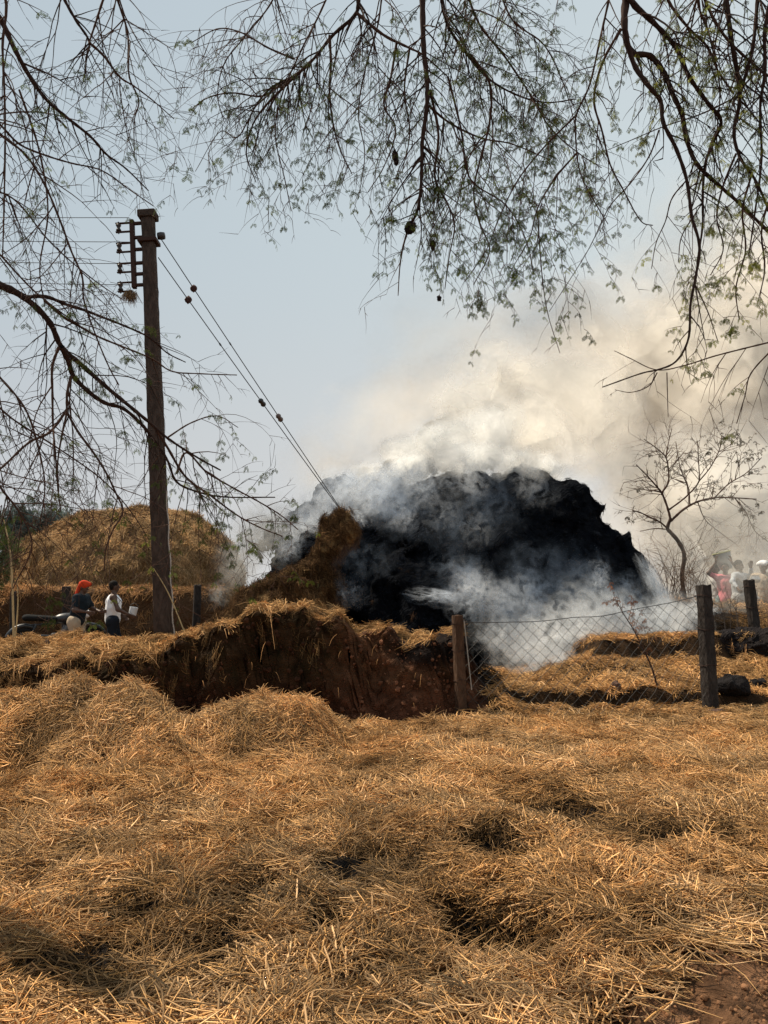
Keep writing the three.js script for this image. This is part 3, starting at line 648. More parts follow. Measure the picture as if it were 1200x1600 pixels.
// --- tree on the left: its trunk stands just outside the picture
{
  const r = rng(71), leaves = [], tree = thing('acacia_tree', 'thorny tree at left edge with long bare drooping branches around the utility pole', 'tree', V(0, 0, 0));
  const foot = V(-5.2, H(-5.2, -5.4) - .1, -5.4), k1 = V(-5.0, 2.2, -5.4), k2 = V(-4.8, 3.6, -5.3), k3 = V(-4.5, 6, -5.0);
  trunk(tree, [foot, k1, k2, V(-4.6, 4.8, -5.2), k3], [.26, .2, .18, .14, .09]);
  const A = (p, d0, d1, w0, w1, o) => limb(tree, leaves, r, p, d0, d1, w0, w1, { leafy: .07, len: .75, dens: 5.6, droop: .55, ...o });
  A('-40,436 0,446 38,465 77,503 96,542 126,569 169,607 215,645 238,664 261,684 307,714 345,735', 5.3, 6.3, 14, 2.5, { root: [k2], from: .3 });
  A('96,542 107,565 115,588 142,615 165,630 192,638 222,664 238,684 261,718 276,753 307,768 345,776 430,777', 5.55, 6.6, 9, 2, { leafy: .14 });
  A('92,542 82,572 82,615 83,668 86,702 90,760 95,800', 5.5, 5.6, 5, 2, { droop: 1.4 });
  A('111,588 105,615 104,645 96,684 90,726 92,768', 5.6, 5.5, 5, 2);
  A('105,645 123,676 146,707 165,737 180,768 192,799 176,829 165,860 163,892', 5.6, 5.7, 4.5, 2);
  A('38,465 69,463 107,477 130,484 161,496 199,511 234,528 262,552 290,566', 5.4, 6.2, 7, 1.8, { leafy: .12 });
  A('69,469 100,496 126,511 153,526 192,542 238,561 268,580 314,584 370,586', 5.4, 6.3, 5, 1.8, { leafy: .14 });
  A('105,640 77,676 46,691 0,733 -40,760', 5.6, 5.2, 5, 3);
  A('276,740 291,707 322,737 360,760 406,785 440,806 466,828', 6.2, 6.8, 4, 1.6, { leafy: .42, dens: 10 });
  A('240,665 262,700 290,745 330,775 372,806 410,826 442,838', 6.2, 6.7, 5, 1.6, { leafy: .26, dens: 8 });
  A('261,684 300,660 340,650 372,668', 6.1, 6.5, 3, 1.2, { leafy: .22 });
  A('-30,0 0,30 22,75 49,124 75,158 105,184 142,214 165,240 195,262 232,298', 5.0, 5.9, 11, 2, { root: [k3], from: .2 });
  A('90,-25 101,0 120,34 139,64 135,90 132,122', 4.8, 5.0, 7, 2.5, { root: [k3] });
  A('172,-30 161,0 150,34 140,64', 4.8, 4.9, 5, 3);
  A('139,66 161,86 187,120 210,135 240,158 272,186', 4.9, 5.4, 5, 1.5);
  A('180,-20 184,0 199,49 202,120 217,158 210,187 210,245', 4.9, 5.3, 5, 1.5, { root: [k3] });
  A('-30,170 0,195 30,225 75,244 112,255 158,266 202,296 240,322', 5.1, 5.9, 5, 1.6, { root: [k3] });
  A('-20,190 0,210 38,240 68,285 94,345 112,394 128,431 131,469 150,525 172,577 186,602', 5.1, 5.6, 5, 2, { root: [k3] });
  A('-20,380 0,398 30,431 56,457 98,490 140,520', 5.1, 5.6, 4, 2, { root: [k2] });
  A('0,-20 4,75 8,188 6,338 4,400', 4.9, 5.1, 6, 2, { dens: 8, leafy: .12, root: [k3] });
  A('30,140 60,230 75,330 62,420 70,480', 5.1, 5.4, 4, 1.5, { leafy: .12 });
  A('-30,560 0,590 40,640 60,700 70,760 62,820', 5.2, 5.5, 5, 1.8, { root: [k2], dens: 8 });
  A('-30,700 0,760 30,800 50,850 20,920', 5.2, 5.4, 5, 2, { dens: 8, root: [k2] });
  A('-25,300 20,310 80,380 150,440 195,470', 5.1, 5.8, 4, 1.4, { root: [k2] });
  A('-25,620 20,655 90,700 160,750 205,800 232,842', 5.2, 5.9, 4, 1.4, { root: [k2], leafy: .12 });
  foliage(tree, leaves, r, 1);
}
// --- tree overhead: its trunk stands behind the camera
{
  const r = rng(72), leaves = [], tree = thing('acacia_tree', 'dense curtain of thin twigs hanging into top middle of the sky', 'tree', V(0, 0, 0));
  const foot = V(1.6, -.1, 2.6), fork = V(1.5, 4.6, 1.6), k1 = V(1.0, 7.4, -2.2), k2 = V(0.2, 7.3, -4.2);
  trunk(tree, [foot, V(1.7, 2.2, 2.3), fork, V(1.3, 6.5, -.2), k1], [.3, .24, .2, .15, .1]);
  const A = (p, d0, d1, w0, w1, o) => limb(tree, leaves, r, p, d0, d1, w0, w1, { leafy: .18, len: .72, dens: 9, droop: 1.0, ...o });
  A('560,-60 560,0 557,20 520,55 490,92 465,115 420,140 390,185 385,230', 5.1, 5.5, 10, 1.8, { root: [k1, k2], from: .3 });
  A('557,20 600,55 640,75 660,85 700,120', 5.1, 5.3, 6, 2);
  A('658,-60 660,0 662,75 667,125 667,165 660,220 659,260 657,300 650,335 640,352', 5.2, 5.4, 11, 4, { root: [k1], dens: 9, from: .25 });
  A('640,352 630,385 625,415 622,462', 5.4, 5.4, 4, 1.4, { dens: 3, leafy: 0 });
  A('515,55 517,100 515,145 520,190 530,230 550,272', 5.2, 5.4, 5, 1.8);
  A('490,92 450,130 415,165 395,195 385,240 400,285', 5.2, 5.5, 5, 1.6);
  A('688,-50 690,0 700,40 730,85 760,120 800,145 850,160 900,155', 5.2, 5.9, 7, 1.8, { root: [k1], dens: 9, leafy: .3 });
  A('670,165 700,190 750,215 800,225 860,250', 5.3, 5.7, 4.5, 1.6, { leafy: .5, dens: 10 });
  A('672,140 685,210 680,280 700,320 710,350 702,400 695,452', 5.3, 5.5, 5, 1.4, { leafy: .42, dens: 10 });
  A('735,85 765,130 765,190 750,250 740,300 750,350 765,390 740,445', 5.3, 5.6, 5, 1.6, { leafy: .5, dens: 10 });
  A('620,65 610,125 600,165 618,200 600,260 575,300', 5.2, 5.4, 4.5, 1.4, { leafy: .16 });
  A('900,180 850,230 810,280 780,340 760,390 728,438', 5.3, 5.6, 3.5, 1.4, { leafy: .34, dens: 10 });
  A('902,238 870,275 840,325 828,370 800,420', 5.4, 5.6, 3.5, 1.4, { leafy: .5, dens: 10 });
  A('840,330 843,380 848,440 856,490 875,552', 5.4, 5.5, 2.6, 1, { dens: 3, leafy: .1 });
  A('460,92 420,75 375,50 340,45 300,66', 5.3, 5.6, 4, 1.4, { leafy: .08 });
  A('485,100 435,135 410,150 360,145 320,155 298,172', 5.3, 5.6, 4.5, 1.4, { leafy: .1 });
  A('440,-30 420,10 380,60 350,100 340,150 350,190', 5.1, 5.4, 4, 1.4, { root: [k1, k2], leafy: .08 });
  A('520,-30 500,20 470,80 440,150 430,210 445,280 455,330', 5.1, 5.4, 4, 1.4, { root: [k2] });
  A('600,-40 590,40 570,110 560,180 570,240 560,310', 5.1, 5.4, 4, 1.3, { root: [k2] });
  A('730,-40 745,30 790,90 830,150 860,200 905,240 940,262', 5.2, 5.8, 5, 1.4, { root: [k1], leafy: .5, dens: 10 });
  A('780,-40 800,30 850,70 880,130 900,200', 5.2, 5.7, 4, 1.4, { root: [k1], leafy: .28 });
  A('700,120 720,200 735,280 790,320 820,370 835,430', 5.3, 5.6, 4, 1.4, { leafy: .5, dens: 10 });
  A('640,75 632,140 640,210 628,270', 5.2, 5.3, 4, 1.4, { dens: 9 });
  A('390,185 370,215 345,205 305,268', 5.4, 5.7, 2.5, 1, { dens: 4 });
  foliage(tree, leaves, r, 1);
}
// --- tree on the right
{
  const r = rng(73), leaves = [], tree = thing('acacia_tree', 'tree at right edge with thick crooked limbs hanging before the pale smoke', 'tree', V(0, 0, 0));
  const foot = V(4.9, -.1, -4.2), k1 = V(4.6, 2.6, -4.3), k2 = V(4.1, 5.2, -4.4), k3 = V(3.2, 7.0, -4.6);
  trunk(tree, [foot, k1, k2, V(3.7, 6.2, -4.5), k3], [.3, .23, .18, .13, .09]);
  const A = (p, d0, d1, w0, w1, o) => limb(tree, leaves, r, p, d0, d1, w0, w1, { leafy: .22, len: .52, dens: 6.6, droop: 1.0, ...o });
  A('985,-50 978,0 976,41 986,82 1015,87 1036,111 1052,149 1065,177 1073,219 1089,256 1118,285 1147,310 1205,366', 4.6, 5.1, 12, 5, { root: [k3], from: .2 });
  A('976,45 990,99 1015,136 1032,157 1036,190 1056,231 1073,281 1081,338 1093,384 1087,433 1079,475 1075,532 1056,565 1027,578 1007,582 941,605', 4.6, 5.0, 9, 1.8, { dens: 3.5 });
  A('980,-40 986,0 1023,37 1056,74 1077,120 1106,161 1127,190 1114,223 1102,256 1098,310 1098,351 1089,413', 4.6, 5.1, 10, 3, { root: [k3] });
  A('1132,-50 1135,0 1143,62 1155,136 1155,165 1147,206 1155,243 1180,281 1205,336', 4.5, 4.9, 10, 4, { root: [k3], leafy: .2, dens: 8 });
  A('1190,-40 1184,0 1176,74 1155,153', 4.5, 4.7, 8, 5, { root: [k2] });
  A('1215,-10 1197,33 1195,115 1188,165 1190,250 1180,330 1170,400', 4.4, 4.8, 8, 2, { root: [k2], leafy: .2, dens: 9 });
  A('958,-40 951,0 939,54 920,136 900,182 900,223 906,268 933,322 950,350', 4.7, 5.2, 5, 1.5, { root: [k3] });
  A('970,45 941,99 928,157 941,206 953,256 974,297 1003,347 1020,352', 4.6, 5.1, 5, 1.5);
  A('1030,203 1015,243 986,285 953,322 933,363 916,396 858,487', 4.8, 5.4, 3, 1, { dens: 4 });
  A('1087,446 1106,487 1122,534', 5, 5, 2.6, 1.2, { dens: 3 });
  A('1205,534 1160,545 1114,557 1073,570 1027,578 985,560 960,548', 4.8, 5.1, 3, 1.2, { dens: 4, leafy: .1 });
  A('1042,582 1043,620 1044,652', 5, 5, 2, 1, { dens: 2, leafy: 0 });
  A('1027,582 1015,602 986,613 961,609', 5, 5.1, 2.2, 1, { dens: 2, leafy: 0 });
  A('1215,540 1200,553 1172,586 1164,619 1151,662', 4.6, 4.9, 3, 1.4, { leafy: .18, dens: 7 });
  A('1095,-30 1102,0 1131,54 1176,99 1208,124', 4.5, 4.7, 6, 4, { root: [k3] });
  A('1038,-30 1044,0 1077,45 1106,74 1122,111 1147,147', 4.6, 4.9, 6, 3, { root: [k3] });
  A('1147,153 1098,177 1036,198 986,219 924,245', 4.8, 5.3, 3, 1, { dens: 3 });
  A('1150,240 1130,290 1120,340 1130,390 1110,430', 4.9, 5.1, 4, 1.6, { leafy: .6, dens: 11, len: .5 });
  A('1175,270 1160,330 1165,390 1150,450 1155,500', 4.8, 5.0, 4, 1.6, { leafy: .6, dens: 11, len: .5 });
  A('1205,300 1190,360 1195,420 1185,470', 4.7, 4.9, 4, 1.6, { leafy: .6, dens: 11, len: .45 });
  A('1073,281 1050,310 1040,345 1025,380 1018,420', 4.9, 5.1, 2.8, 1.2, { leafy: .3, dens: 8 });
  A('1089,330 1065,370 1060,410', 4.9, 5.1, 2.6, 1.2, { leafy: .5, dens: 10 });
  A('1090,-20 1110,60 1125,140 1120,220 1132,300', 4.6, 5, 4.5, 1.6, { root: [k3], leafy: .2 });
  foliage(tree, leaves, r, 1.2, 2);
}
// seed pods and dry clumps hanging in the twigs
for (const [x, y, D, l, w, rot, label] of [[618, 246, 5.4, .13, .022, .15, 'long black seed pod hanging high in the twigs, topmost of the four'], [641, 356, 5.38, .10, .04, -.6, 'dark dry clump at the fork of the bare hanging twig'], [676, 382, 5.45, .075, .02, .1, 'short black seed pod right of the dark dry clump'], [686, 466, 5.5, .045, .018, -.1, 'small round black pod, lowest in the hanging twigs']]) {
  const p = at(x, y, D), g = planeUV(surfaceNets((a, b, c) => ell(a, b, c, [0, 0, 0, w, l / 2, w * .6]) + w * .35 * n3(a * 60 + x, b * 45, c * 60), [-w * 1.6, -l * .7, -w * 1.4], [w * 1.6, l * .7, w * 1.4], w / 5), 4);
  const t = thing('seed_pod', label, 'seed pod', p); t.rotation.z = rot;
  part(t, 'husk', g, mat(.022, .016, .014, .9));
  part(t, 'stalk', new Tubes().tube([V(0, l * .45, 0), V(.005, l * .8, .004), V(0, l * .45 + .09, 0)], [.002, .0016, .0012], 4).build(), twigBark);
}
// --- bare tree behind the fence on the right
{
  const r = rng(74), leaves = [], D = 20, b = at(1072, 940, D), base = V(b.x, H(b.x, b.z) - .1, b.z), tree = thing('bare_tree', 'small crooked bare tree standing before the smoke right of the heap', 'tree', V(0, 0, 0));
  const tp = ['1069,930', '1066,900', '1069,866', '1060,846', '1048,832', '1043,826', '1048,810'].map((q) => at(...q.split(',').map(Number), D));
  trunk(tree, [base, ...tp], [.085, .06, .055, .052, .052, .05, .046, .04]);
  const A = (p, w0, w1, o) => limb(tree, leaves, r, p, D, D + gauss(r) * .8, w0 * .72, w1 * .8, { leafy: .1, len: 1.0, dens: 9, droop: .08, tw: 2.2, forks: 3.4, from: .25, ...o });
  A('1048,812 1044,796 1034,770 1026,760 1012,744 994,726', 6, 2, {});
  A('1034,770 1044,754 1044,730 1040,714 1028,702 1006,686', 4.5, 1.6, {});
  A('1048,814 1068,796 1090,784 1116,778 1148,778 1182,780', 6, 2, { dens: 7, leafy: .5, len: 1.1 });
  A('1046,796 1072,776 1092,752 1092,730 1090,690', 4, 1.6, { dens: 6, leafy: .3, len: 1 });
  A('1078,788 1076,764 1068,744 1062,726 1056,690', 3.4, 1.4, {});
  A('1043,826 1032,816 1014,808 999,800 988,798', 4, 1.6, {});
  A('1043,827 1024,826 1000,830', 3, 1.3, { dens: 3 });
  A('1040,714 1045,690 1050,670', 2.6, 1.2, {});
  A('1092,752 1110,730 1125,700 1128,680', 3, 1.4, { dens: 9, leafy: .6 });
  A('1116,778 1140,755 1165,740 1190,715', 3, 1.4, { dens: 9, leafy: .6 });
  A('1090,784 1102,812 1125,832 1150,850', 2.6, 1.2, { droop: .6, dens: 6 });
  A('1148,778 1165,800 1180,830 1205,850', 2.6, 1.2, { droop: .6, dens: 7, leafy: .3 });
  instanced(tree, 'foliage', leafGeo, mat(.05, .04, .02, .95), leaves.map(([p, a, s]) => { Q.setFromEuler(new THREE.Euler(gauss(r), a, gauss(r))); return [new THREE.Matrix4().compose(p, Q, V(1.7 * s, 1.7 * s, 1.7 * s)), grey(r)]; }));
}
// dry scrub at its foot
function scrub(name, label, category, px0, px1, py, D, count, L, w, m, seed, up = 1.5, leafy = 0) {
  const r = rng(seed), t = new Tubes(), leaves = [], o = thing(name, label, category, V(0, 0, 0));
  for (let k = 0; k < count; k++) {
    const p = at(lerp(px0, px1, r()), py, D + gauss(r) * .5); p.y = H(p.x, p.z) - .02;
    twig(t, p, V(gauss(r) * .5, up, gauss(r) * .5), L * (.5 + .7 * r()), w * (.7 + .6 * r()), 2, r, -.05, leaves, leafy, 2.2);
  }
  part(o, 'stems', t.build(), m);
  return [o, leaves, r];
}
scrub('dry_shrub', 'tangled reddish dry scrub at the foot of the bare tree', 'shrub', 1024, 1100, 930, 19.4, 42, 1.6, .009, mat(.13, .075, .05, .9), 81, 1.6);
scrub('dry_shrub', 'thin grey leafless bush between the two fence posts at right', 'shrub', 1125, 1160, 990, 13.0, 9, 1.0, .006, mat(.05, .04, .035, .9), 82, 1.2);
scrub('dry_shrub', 'dry brush at the right edge behind the leaning fence post', 'shrub', 1185, 1225, 985, 14, 22, .9, .005, mat(.2, .12, .08, .9), 83, 1.3);
// dead sapling in front of the fence
{
  const r = rng(84), t = new Tubes(), leaves = [], o = thing('dead_sapling', 'thin dead sapling with a few withered orange leaves before the wire fence', 'sapling', V(0, 0, 0)), D = 10.95;
  const p0 = at(1032, 1104, D); p0.y = H(p0.x, p0.z) - .05;
  const c = curveOf([p0, ...['1028,1075', '1018,1042', '1003,1010', '990,984', '975,960', '962,938'].map((q) => at(...q.split(',').map(Number), D))], 30);
  t.tube(c, c.map((_, k) => .017 - .013 * k / 30), 6);
  for (let k = 10; k < 31; k++) if (r() < .75) twig(t, c[k], V(gauss(r) * .7, .8, gauss(r) * .5), .28 * (.5 + r()), .004, 1, r, .1, leaves, .7, 5);
  part(o, 'stem', t.build(), mat(.05, .03, .024, .9));
  instanced(o, 'leaves', leafGeo, mat(.3, .14, .075, .9), leaves.map(([p, a, s]) => { Q.setFromEuler(new THREE.Euler(gauss(r), a, gauss(r))); return [new THREE.Matrix4().compose(p, Q, V(1.05 * s, 1.05 * s, 1.05 * s)), grey(r)]; }));
}
// green bush, reeds and far trees at the left edge
function leafyBush(name, label, category, c, rx, ry, rz, count, size, col, seed) {
  const r = rng(seed), o = thing(name, label, category, V(c.x, H(c.x, c.z), c.z)), cy = c.y - o.position.y, t = new Tubes(), list = [];
  for (let k = 0; k < 14; k++) { const a = r() * 6.28, e = V(Math.cos(a) * rx * .6 * r(), cy + ry * (.2 + .6 * r()), Math.sin(a) * rz * .6 * r()); t.tube([V(gauss(r) * .1, -.05, gauss(r) * .1), e.clone().multiplyScalar(.5).add(V(gauss(r) * .1, 0, 0)), e], [rx * .06, rx * .04, rx * .015], 6); }
  part(o, 'trunk', t.build(), bark);
  const lobes = []; for (let k = 0; k < 16; k++) lobes.push([gauss(r) * rx * .8, cy + gauss(r) * ry * .75, gauss(r) * rz * .8, .3 + .3 * r()]);
  for (let k = 0; k < count; k++) {
    const l = lobes[Math.floor(r() * lobes.length)], d = V(gauss(r), gauss(r), gauss(r)).normalize().multiplyScalar(l[3] * (.7 + .4 * r()));
    Q.setFromEuler(new THREE.Euler(r() * 6, r() * 6, r() * 6)); const s = size * (.7 + .7 * r()), v = .6 + .8 * r();
    list.push([new THREE.Matrix4().compose(V(l[0] + d.x * rx, Math.max(.05, l[1] + d.y * ry), l[2] + d.z * rz), Q, V(s, s, s)), new THREE.Color().setRGB(v, v, v)]);
  }
  instanced(o, 'crown', leafGeo, new THREE.MeshPhysicalMaterial({ color: new THREE.Color().setRGB(...col), roughness: .9, transmission: .35, thickness: 0, specularIntensity: .2, vertexColors: true }), list);
}
leafyBush('green_bush', 'dark green bush at the far left edge behind the bare branches', 'bush', at(-18, 850, 19), .8, 1.2, .8, 1500, 1.6, [.08, .11, .04], 91);
leafyBush('distant_tree', 'hazy distant tree on the horizon between green bush and far haystack', 'tree', at(52, 838, 70), 3.4, 2.6, 2.5, 1500, 12, [.1, .13, .12], 92);
leafyBush('distant_tree', 'low distant tree right behind the far haystack edge', 'tree', at(90, 858, 74), 3.6, 2.2, 2.5, 1200, 12, [.1, .13, .12], 93);
{
  for (const [a, b, c, w, label] of [['6,812', '16,865', '27,925', .02, 'pale bent reed stalk leaning at far left'], ['26,900', '28,940', '24,980', .014, 'thin pale upright stalk beside the leaning reed at far left'], ['240,888', '262,925', '298,964', .013, 'pale bamboo stick leaning against the utility pole']]) {
    const D = w > .019 ? 12.6 : 12.85, q = [a, b, c].map((s) => at(...s.split(',').map(Number), D)), base = q[2].clone(); base.y = Math.min(q[2].y, H(q[2].x, q[2].z) - .02);
    tag(part(scene, 'dry_stalk', new Tubes().tube(curveOf([q[0], q[1], base], 12), Array.from({ length: 13 }, (_, k) => w * (.4 + .6 * k / 12) + (k % 4 === 0 ? w * .12 : 0)), 7).build(), mat(.42, .3, .14, .6)), label, 'stalk');
  }
}
// ---------------------------------------------------------------- people
// joints in the person's own axes: feet at the origin, facing +z, y up
function sdfOf(list, k) { return (x, y, z) => { let d = 9; for (const c of list) d = smin(d, c.length === 6 ? ell(x, y, z, c) : cap(x, y, z, c), k); return d; }; }
function meshOf(list, k, cell, pad = .04) {
  const lo = [9, 9, 9], hi = [-9, -9, -9];
  for (const c of list) for (let i = 0; i < 3; i++) {
    const a = c.length === 6 ? [c[i] - c[i + 3], c[i] + c[i + 3]] : [Math.min(c[0][i] - c[2], c[1][i] - c[3]), Math.max(c[0][i] + c[2], c[1][i] + c[3])];
    lo[i] = Math.min(lo[i], a[0] - pad); hi[i] = Math.max(hi[i], a[1] + pad);
  }
  return surfaceNets(sdfOf(list, k), lo, hi, cell);
}
function handGeometry(wrist, dir, palmN, curl) {               // palm, four fingers of unequal length and a thumb, each finger with two bends
  const d = dir.clone().normalize(), n = palmN.clone().addScaledVector(d, -palmN.dot(d)).normalize(), s = V(0, 0, 0).crossVectors(d, n), P = (a, b, c) => wrist.clone().addScaledVector(d, a).addScaledVector(s, b).addScaledVector(n, c).toArray(), list = [];
  for (const b of [-.024, -.008, .008, .024]) list.push([P(-.005, b * .7, 0), P(.085, b, 0), .017, .013]);
  [[-.027, .062], [-.009, .075], [.009, .07], [.026, .055]].forEach(([b, L]) => {
    let a = .085, c = 0, ang = 0, p = P(a, b, c);
    for (let k = 0; k < 3; k++) { ang += curl * (k ? 1 : .6); const l = L * [.45, .32, .23][k]; a += Math.cos(ang) * l; c += Math.sin(ang) * l; const q = P(a, b * 1.08, c); list.push([p, q, .0095 - k * .0008, .0088 - k * .0008]); p = q; }
  });
  const t0 = P(.02, -.03, .004), t1 = P(.055, -.055, .018 + curl * .012), t2 = P(.085, -.058, .03 + curl * .02);
  list.push([t0, t1, .013, .0105], [t1, t2, .0105, .0085]);
  return meshOf(list, .008, .0055, .02);
}
function person(name, label, pos, turn, o) {
  const t = thing(name, label, 'person', pos, turn), a = (v) => v.toArray(), J = {};
  const lean = o.lean ?? 0, tw = (y, x, z) => V(x, .93 + (y - .93) * Math.cos(lean), z + (y - .93) * Math.sin(lean));
  J.hip = V(0, .93, 0); J.chest = tw(1.28, 0, .01); J.neck = tw(1.44, 0, 0); J.head = (o.head ?? tw(1.6, 0, .02));
  J.sl = tw(1.4, .185, 0); J.sr = tw(1.4, -.185, 0);
  const arm = (side) => ({ s: side > 0 ? J.sl : J.sr, e: (side > 0 ? o.el : o.er), w: (side > 0 ? o.wl : o.wr) });
  const skin = mat(...(o.skin ?? [.085, .042, .026]), .6), L = arm(1), R = arm(-1);
  const fl = V(.11, .06, .02 + (o.stride ?? 0)), fr = V(-.11, .06, .02 - (o.stride ?? 0)), kl = V(.105, .5, .05 + (o.stride ?? 0) * .6), kr = V(-.105, .5, .05 - (o.stride ?? 0) * .4), hl = V(.095, .9, 0), hr = V(-.095, .9, 0);
  const torso = [[a(J.hip), a(tw(1.12, 0, 0)), .135, .125], [a(tw(1.12, 0, 0)), a(J.chest), .125, .14], [a(tw(1.36, .1, 0)), a(tw(1.36, -.1, 0)), .095, .095], [a(tw(1.2, .06, .01)), a(tw(1.2, -.06, .01)), .1, .1], [a(hl), a(hr), .12, .12]];
  const legs = [[a(hl), a(kl), .088, .058], [a(kl), a(fl), .056, .038], [a(hr), a(kr), .088, .058], [a(kr), a(fr), .056, .038]];
  const feet = [fl, fr].map((f) => [a(f.clone().add(V(0, -.02, -.03))), a(f.clone().add(V(0, -.035, .16))), .042, .03]);
  const arms = [L, R].flatMap((q) => [[a(q.s), a(q.e), .05, .04], [a(q.e), a(q.w), .04, .026]]);
  const neck = [[a(tw(1.4, 0, 0)), a(J.head.clone().lerp(J.neck, .35)), .056, .052]];
  const body = meshOf([...torso, ...legs, ...feet, ...arms, ...neck], .05, .02);
  // the head on its own fine grid, in its own axes, then turned
  const H0 = [[0, .02, -.012, .074, .1, .092], [0, -.045, .02, .055, .065, .062], [[0, .012, .085], [0, -.022, .104], .008, .014], [[.02, .026, .07], [-.02, .026, .07], .012, .012], [[.018, -.062, .076], [-.018, -.062, .076], .009, .009], [.076, -.005, -.008, .012, .028, .018], [-.076, -.005, -.008, .012, .028, .018], [0, -.095, .056, .024, .018, .02]];
  const headG = meshOf(H0, .022, .0075), hm = new THREE.Matrix4().compose(J.head, new THREE.Quaternion().setFromEuler(new THREE.Euler(o.nod ?? 0, o.look ?? 0, o.tilt ?? 0, 'YXZ')), V(1, 1, 1));
  headG.applyMatrix4(hm);
  const hands = [L, R].map((q, i) => handGeometry(q.w, (i ? o.hr : o.hl) ?? q.w.clone().sub(q.e), (i ? o.nr : o.nl) ?? V(i ? .8 : -.8, 0, .4), o.curl ?? .45));
  part(t, 'body', mergeGeometries([body, headG, ...hands]), skin);
  for (const x of [.028, -.028]) part(t, 'eye', new THREE.SphereGeometry(.011, 10, 8).translate(x, .012, .076).applyMatrix4(hm), mat(.12, .1, .09, .3));
  if (o.hair !== false) { const g = meshOf([[0, .045, -.025, .083, .092, .092], [0, .005, -.06, .07, .075, .05]], .02, .01); g.applyMatrix4(hm); part(t, 'hair', g, mat(.012, .01, .009, .8)); }
  const grow = (list, d) => list.map((c) => c.length === 6 ? [c[0], c[1], c[2], c[3] + d, c[4] + d, c[5] + d] : [c[0], c[1], c[2] + d, c[3] + d]);
  const fold = (g, s) => { const p = g.attributes.position, n = g.attributes.normal; for (let i = 0; i < p.count; i++) { const d = .007 * n3(p.getX(i) * 9 + s, p.getY(i) * 7, p.getZ(i) * 9); p.setXYZ(i, p.getX(i) + n.getX(i) * d, p.getY(i) + n.getY(i) * d, p.getZ(i) + n.getZ(i) * d); } g.computeVertexNormals(); return g; };
  const sleeves = [L, R].flatMap((q) => o.sleeve === 0 ? [] : o.sleeve > 1 ? [[a(q.s), a(q.e), .062, .05], [a(q.e), a(q.e.clone().lerp(q.w, .85)), .05, .038]] : [[a(q.s), a(q.s.clone().lerp(q.e, .75)), .066, .058]]);
  const top = grow(torso.slice(0, 4), .02); if (o.sleeve === 0) top[2] = [a(tw(1.34, .085, 0)), a(tw(1.34, -.085, 0)), .108, .108];
  part(t, o.shirtName ?? 'shirt', fold(meshOf([...top, ...sleeves, ...(o.tail ? [[a(V(0, .93, 0)), a(V(0, .8, 0)), .17, .175]] : [])], .05, .02), turn), mat(...o.shirt, .9));
  part(t, o.bottomName ?? 'trousers', fold(meshOf([...grow(legs, .024), [a(hl), a(hr), .13, .13], ...(o.skirt ? [[a(V(0, .9, 0)), a(V(0, .3, .03)), .17, .2]] : [])], .06, .02), turn + 3), mat(...o.trousers, .9));
  return { t, hm, J };
}
const standAt = (px, py, D) => { const p = at(px, py, D); return p; };   // py: top of the head
const feetFor = (px, pyHead, D, tall = 1.72) => { const p = at(px, pyHead, D); return V(p.x, p.y - tall, p.z); };
{ // left: man in white vest, seen from behind and to his right, walking to the right with a small white can
  const p = feetFor(178, 908, 16);
  person('person', 'dark-haired person in white sleeveless vest and dark trousers, walking to the right', p, 1.9, { el: V(.3, 1.16, .04), wl: V(.32, 1.0, .2), er: V(-.27, 1.14, .1), wr: V(-.24, 1.02, .34), sleeve: 0, shirtName: 'vest', shirt: [.88, .88, .9], trousers: [.016, .02, .028], stride: .12, look: .25 });
  const c = at(208, 955, 16), can = thing('metal_can', 'small whitish can held out by the person in the white vest', 'can', c); can.rotation.z = -.2;
  part(can, 'body', lathe([[.001, -.085], [.07, -.085], [.078, -.08], [.085, .085], [.08, .085], [.073, -.07], [.001, -.07]], 18), mat(.62, .63, .64, .5));
  part(can, 'handle', new THREE.TorusGeometry(.082, .005, 6, 18, Math.PI).translate(0, .08, 0), wireMat);
}
{ // left: person with an orange head scarf reaching to the right
  const p = feetFor(122, 917, 15.6, 1.6);
  const q = person('person', 'person with orange headscarf, dark shirt and pale trousers, reaching an arm to the right', p, 1.35, { lean: .18, el: V(.22, 1.16, .2), wl: V(.14, 1.1, .44), er: V(-.27, 1.14, .12), wr: V(-.2, 1.1, .36), sleeve: 1, shirt: [.014, .02, .026], trousers: [.42, .34, .25], hair: false, nod: .25, hl: V(.1, .1, 1) });
  const g = meshOf([[0, .05, -.02, .1, .09, .108], [[.06, .08, 0], [-.06, .09, -.02], .045, .045], [[-.02, -.02, -.09], [-.05, -.16, -.1], .05, .028], [[-.05, -.16, -.1], [-.02, -.3, -.06], .03, .02], [.06, .08, .05, .05, .04, .05]], .03, .011); g.applyMatrix4(q.hm);
  part(q.t, 'headscarf', g, mat(.55, .055, .02, .85));
}
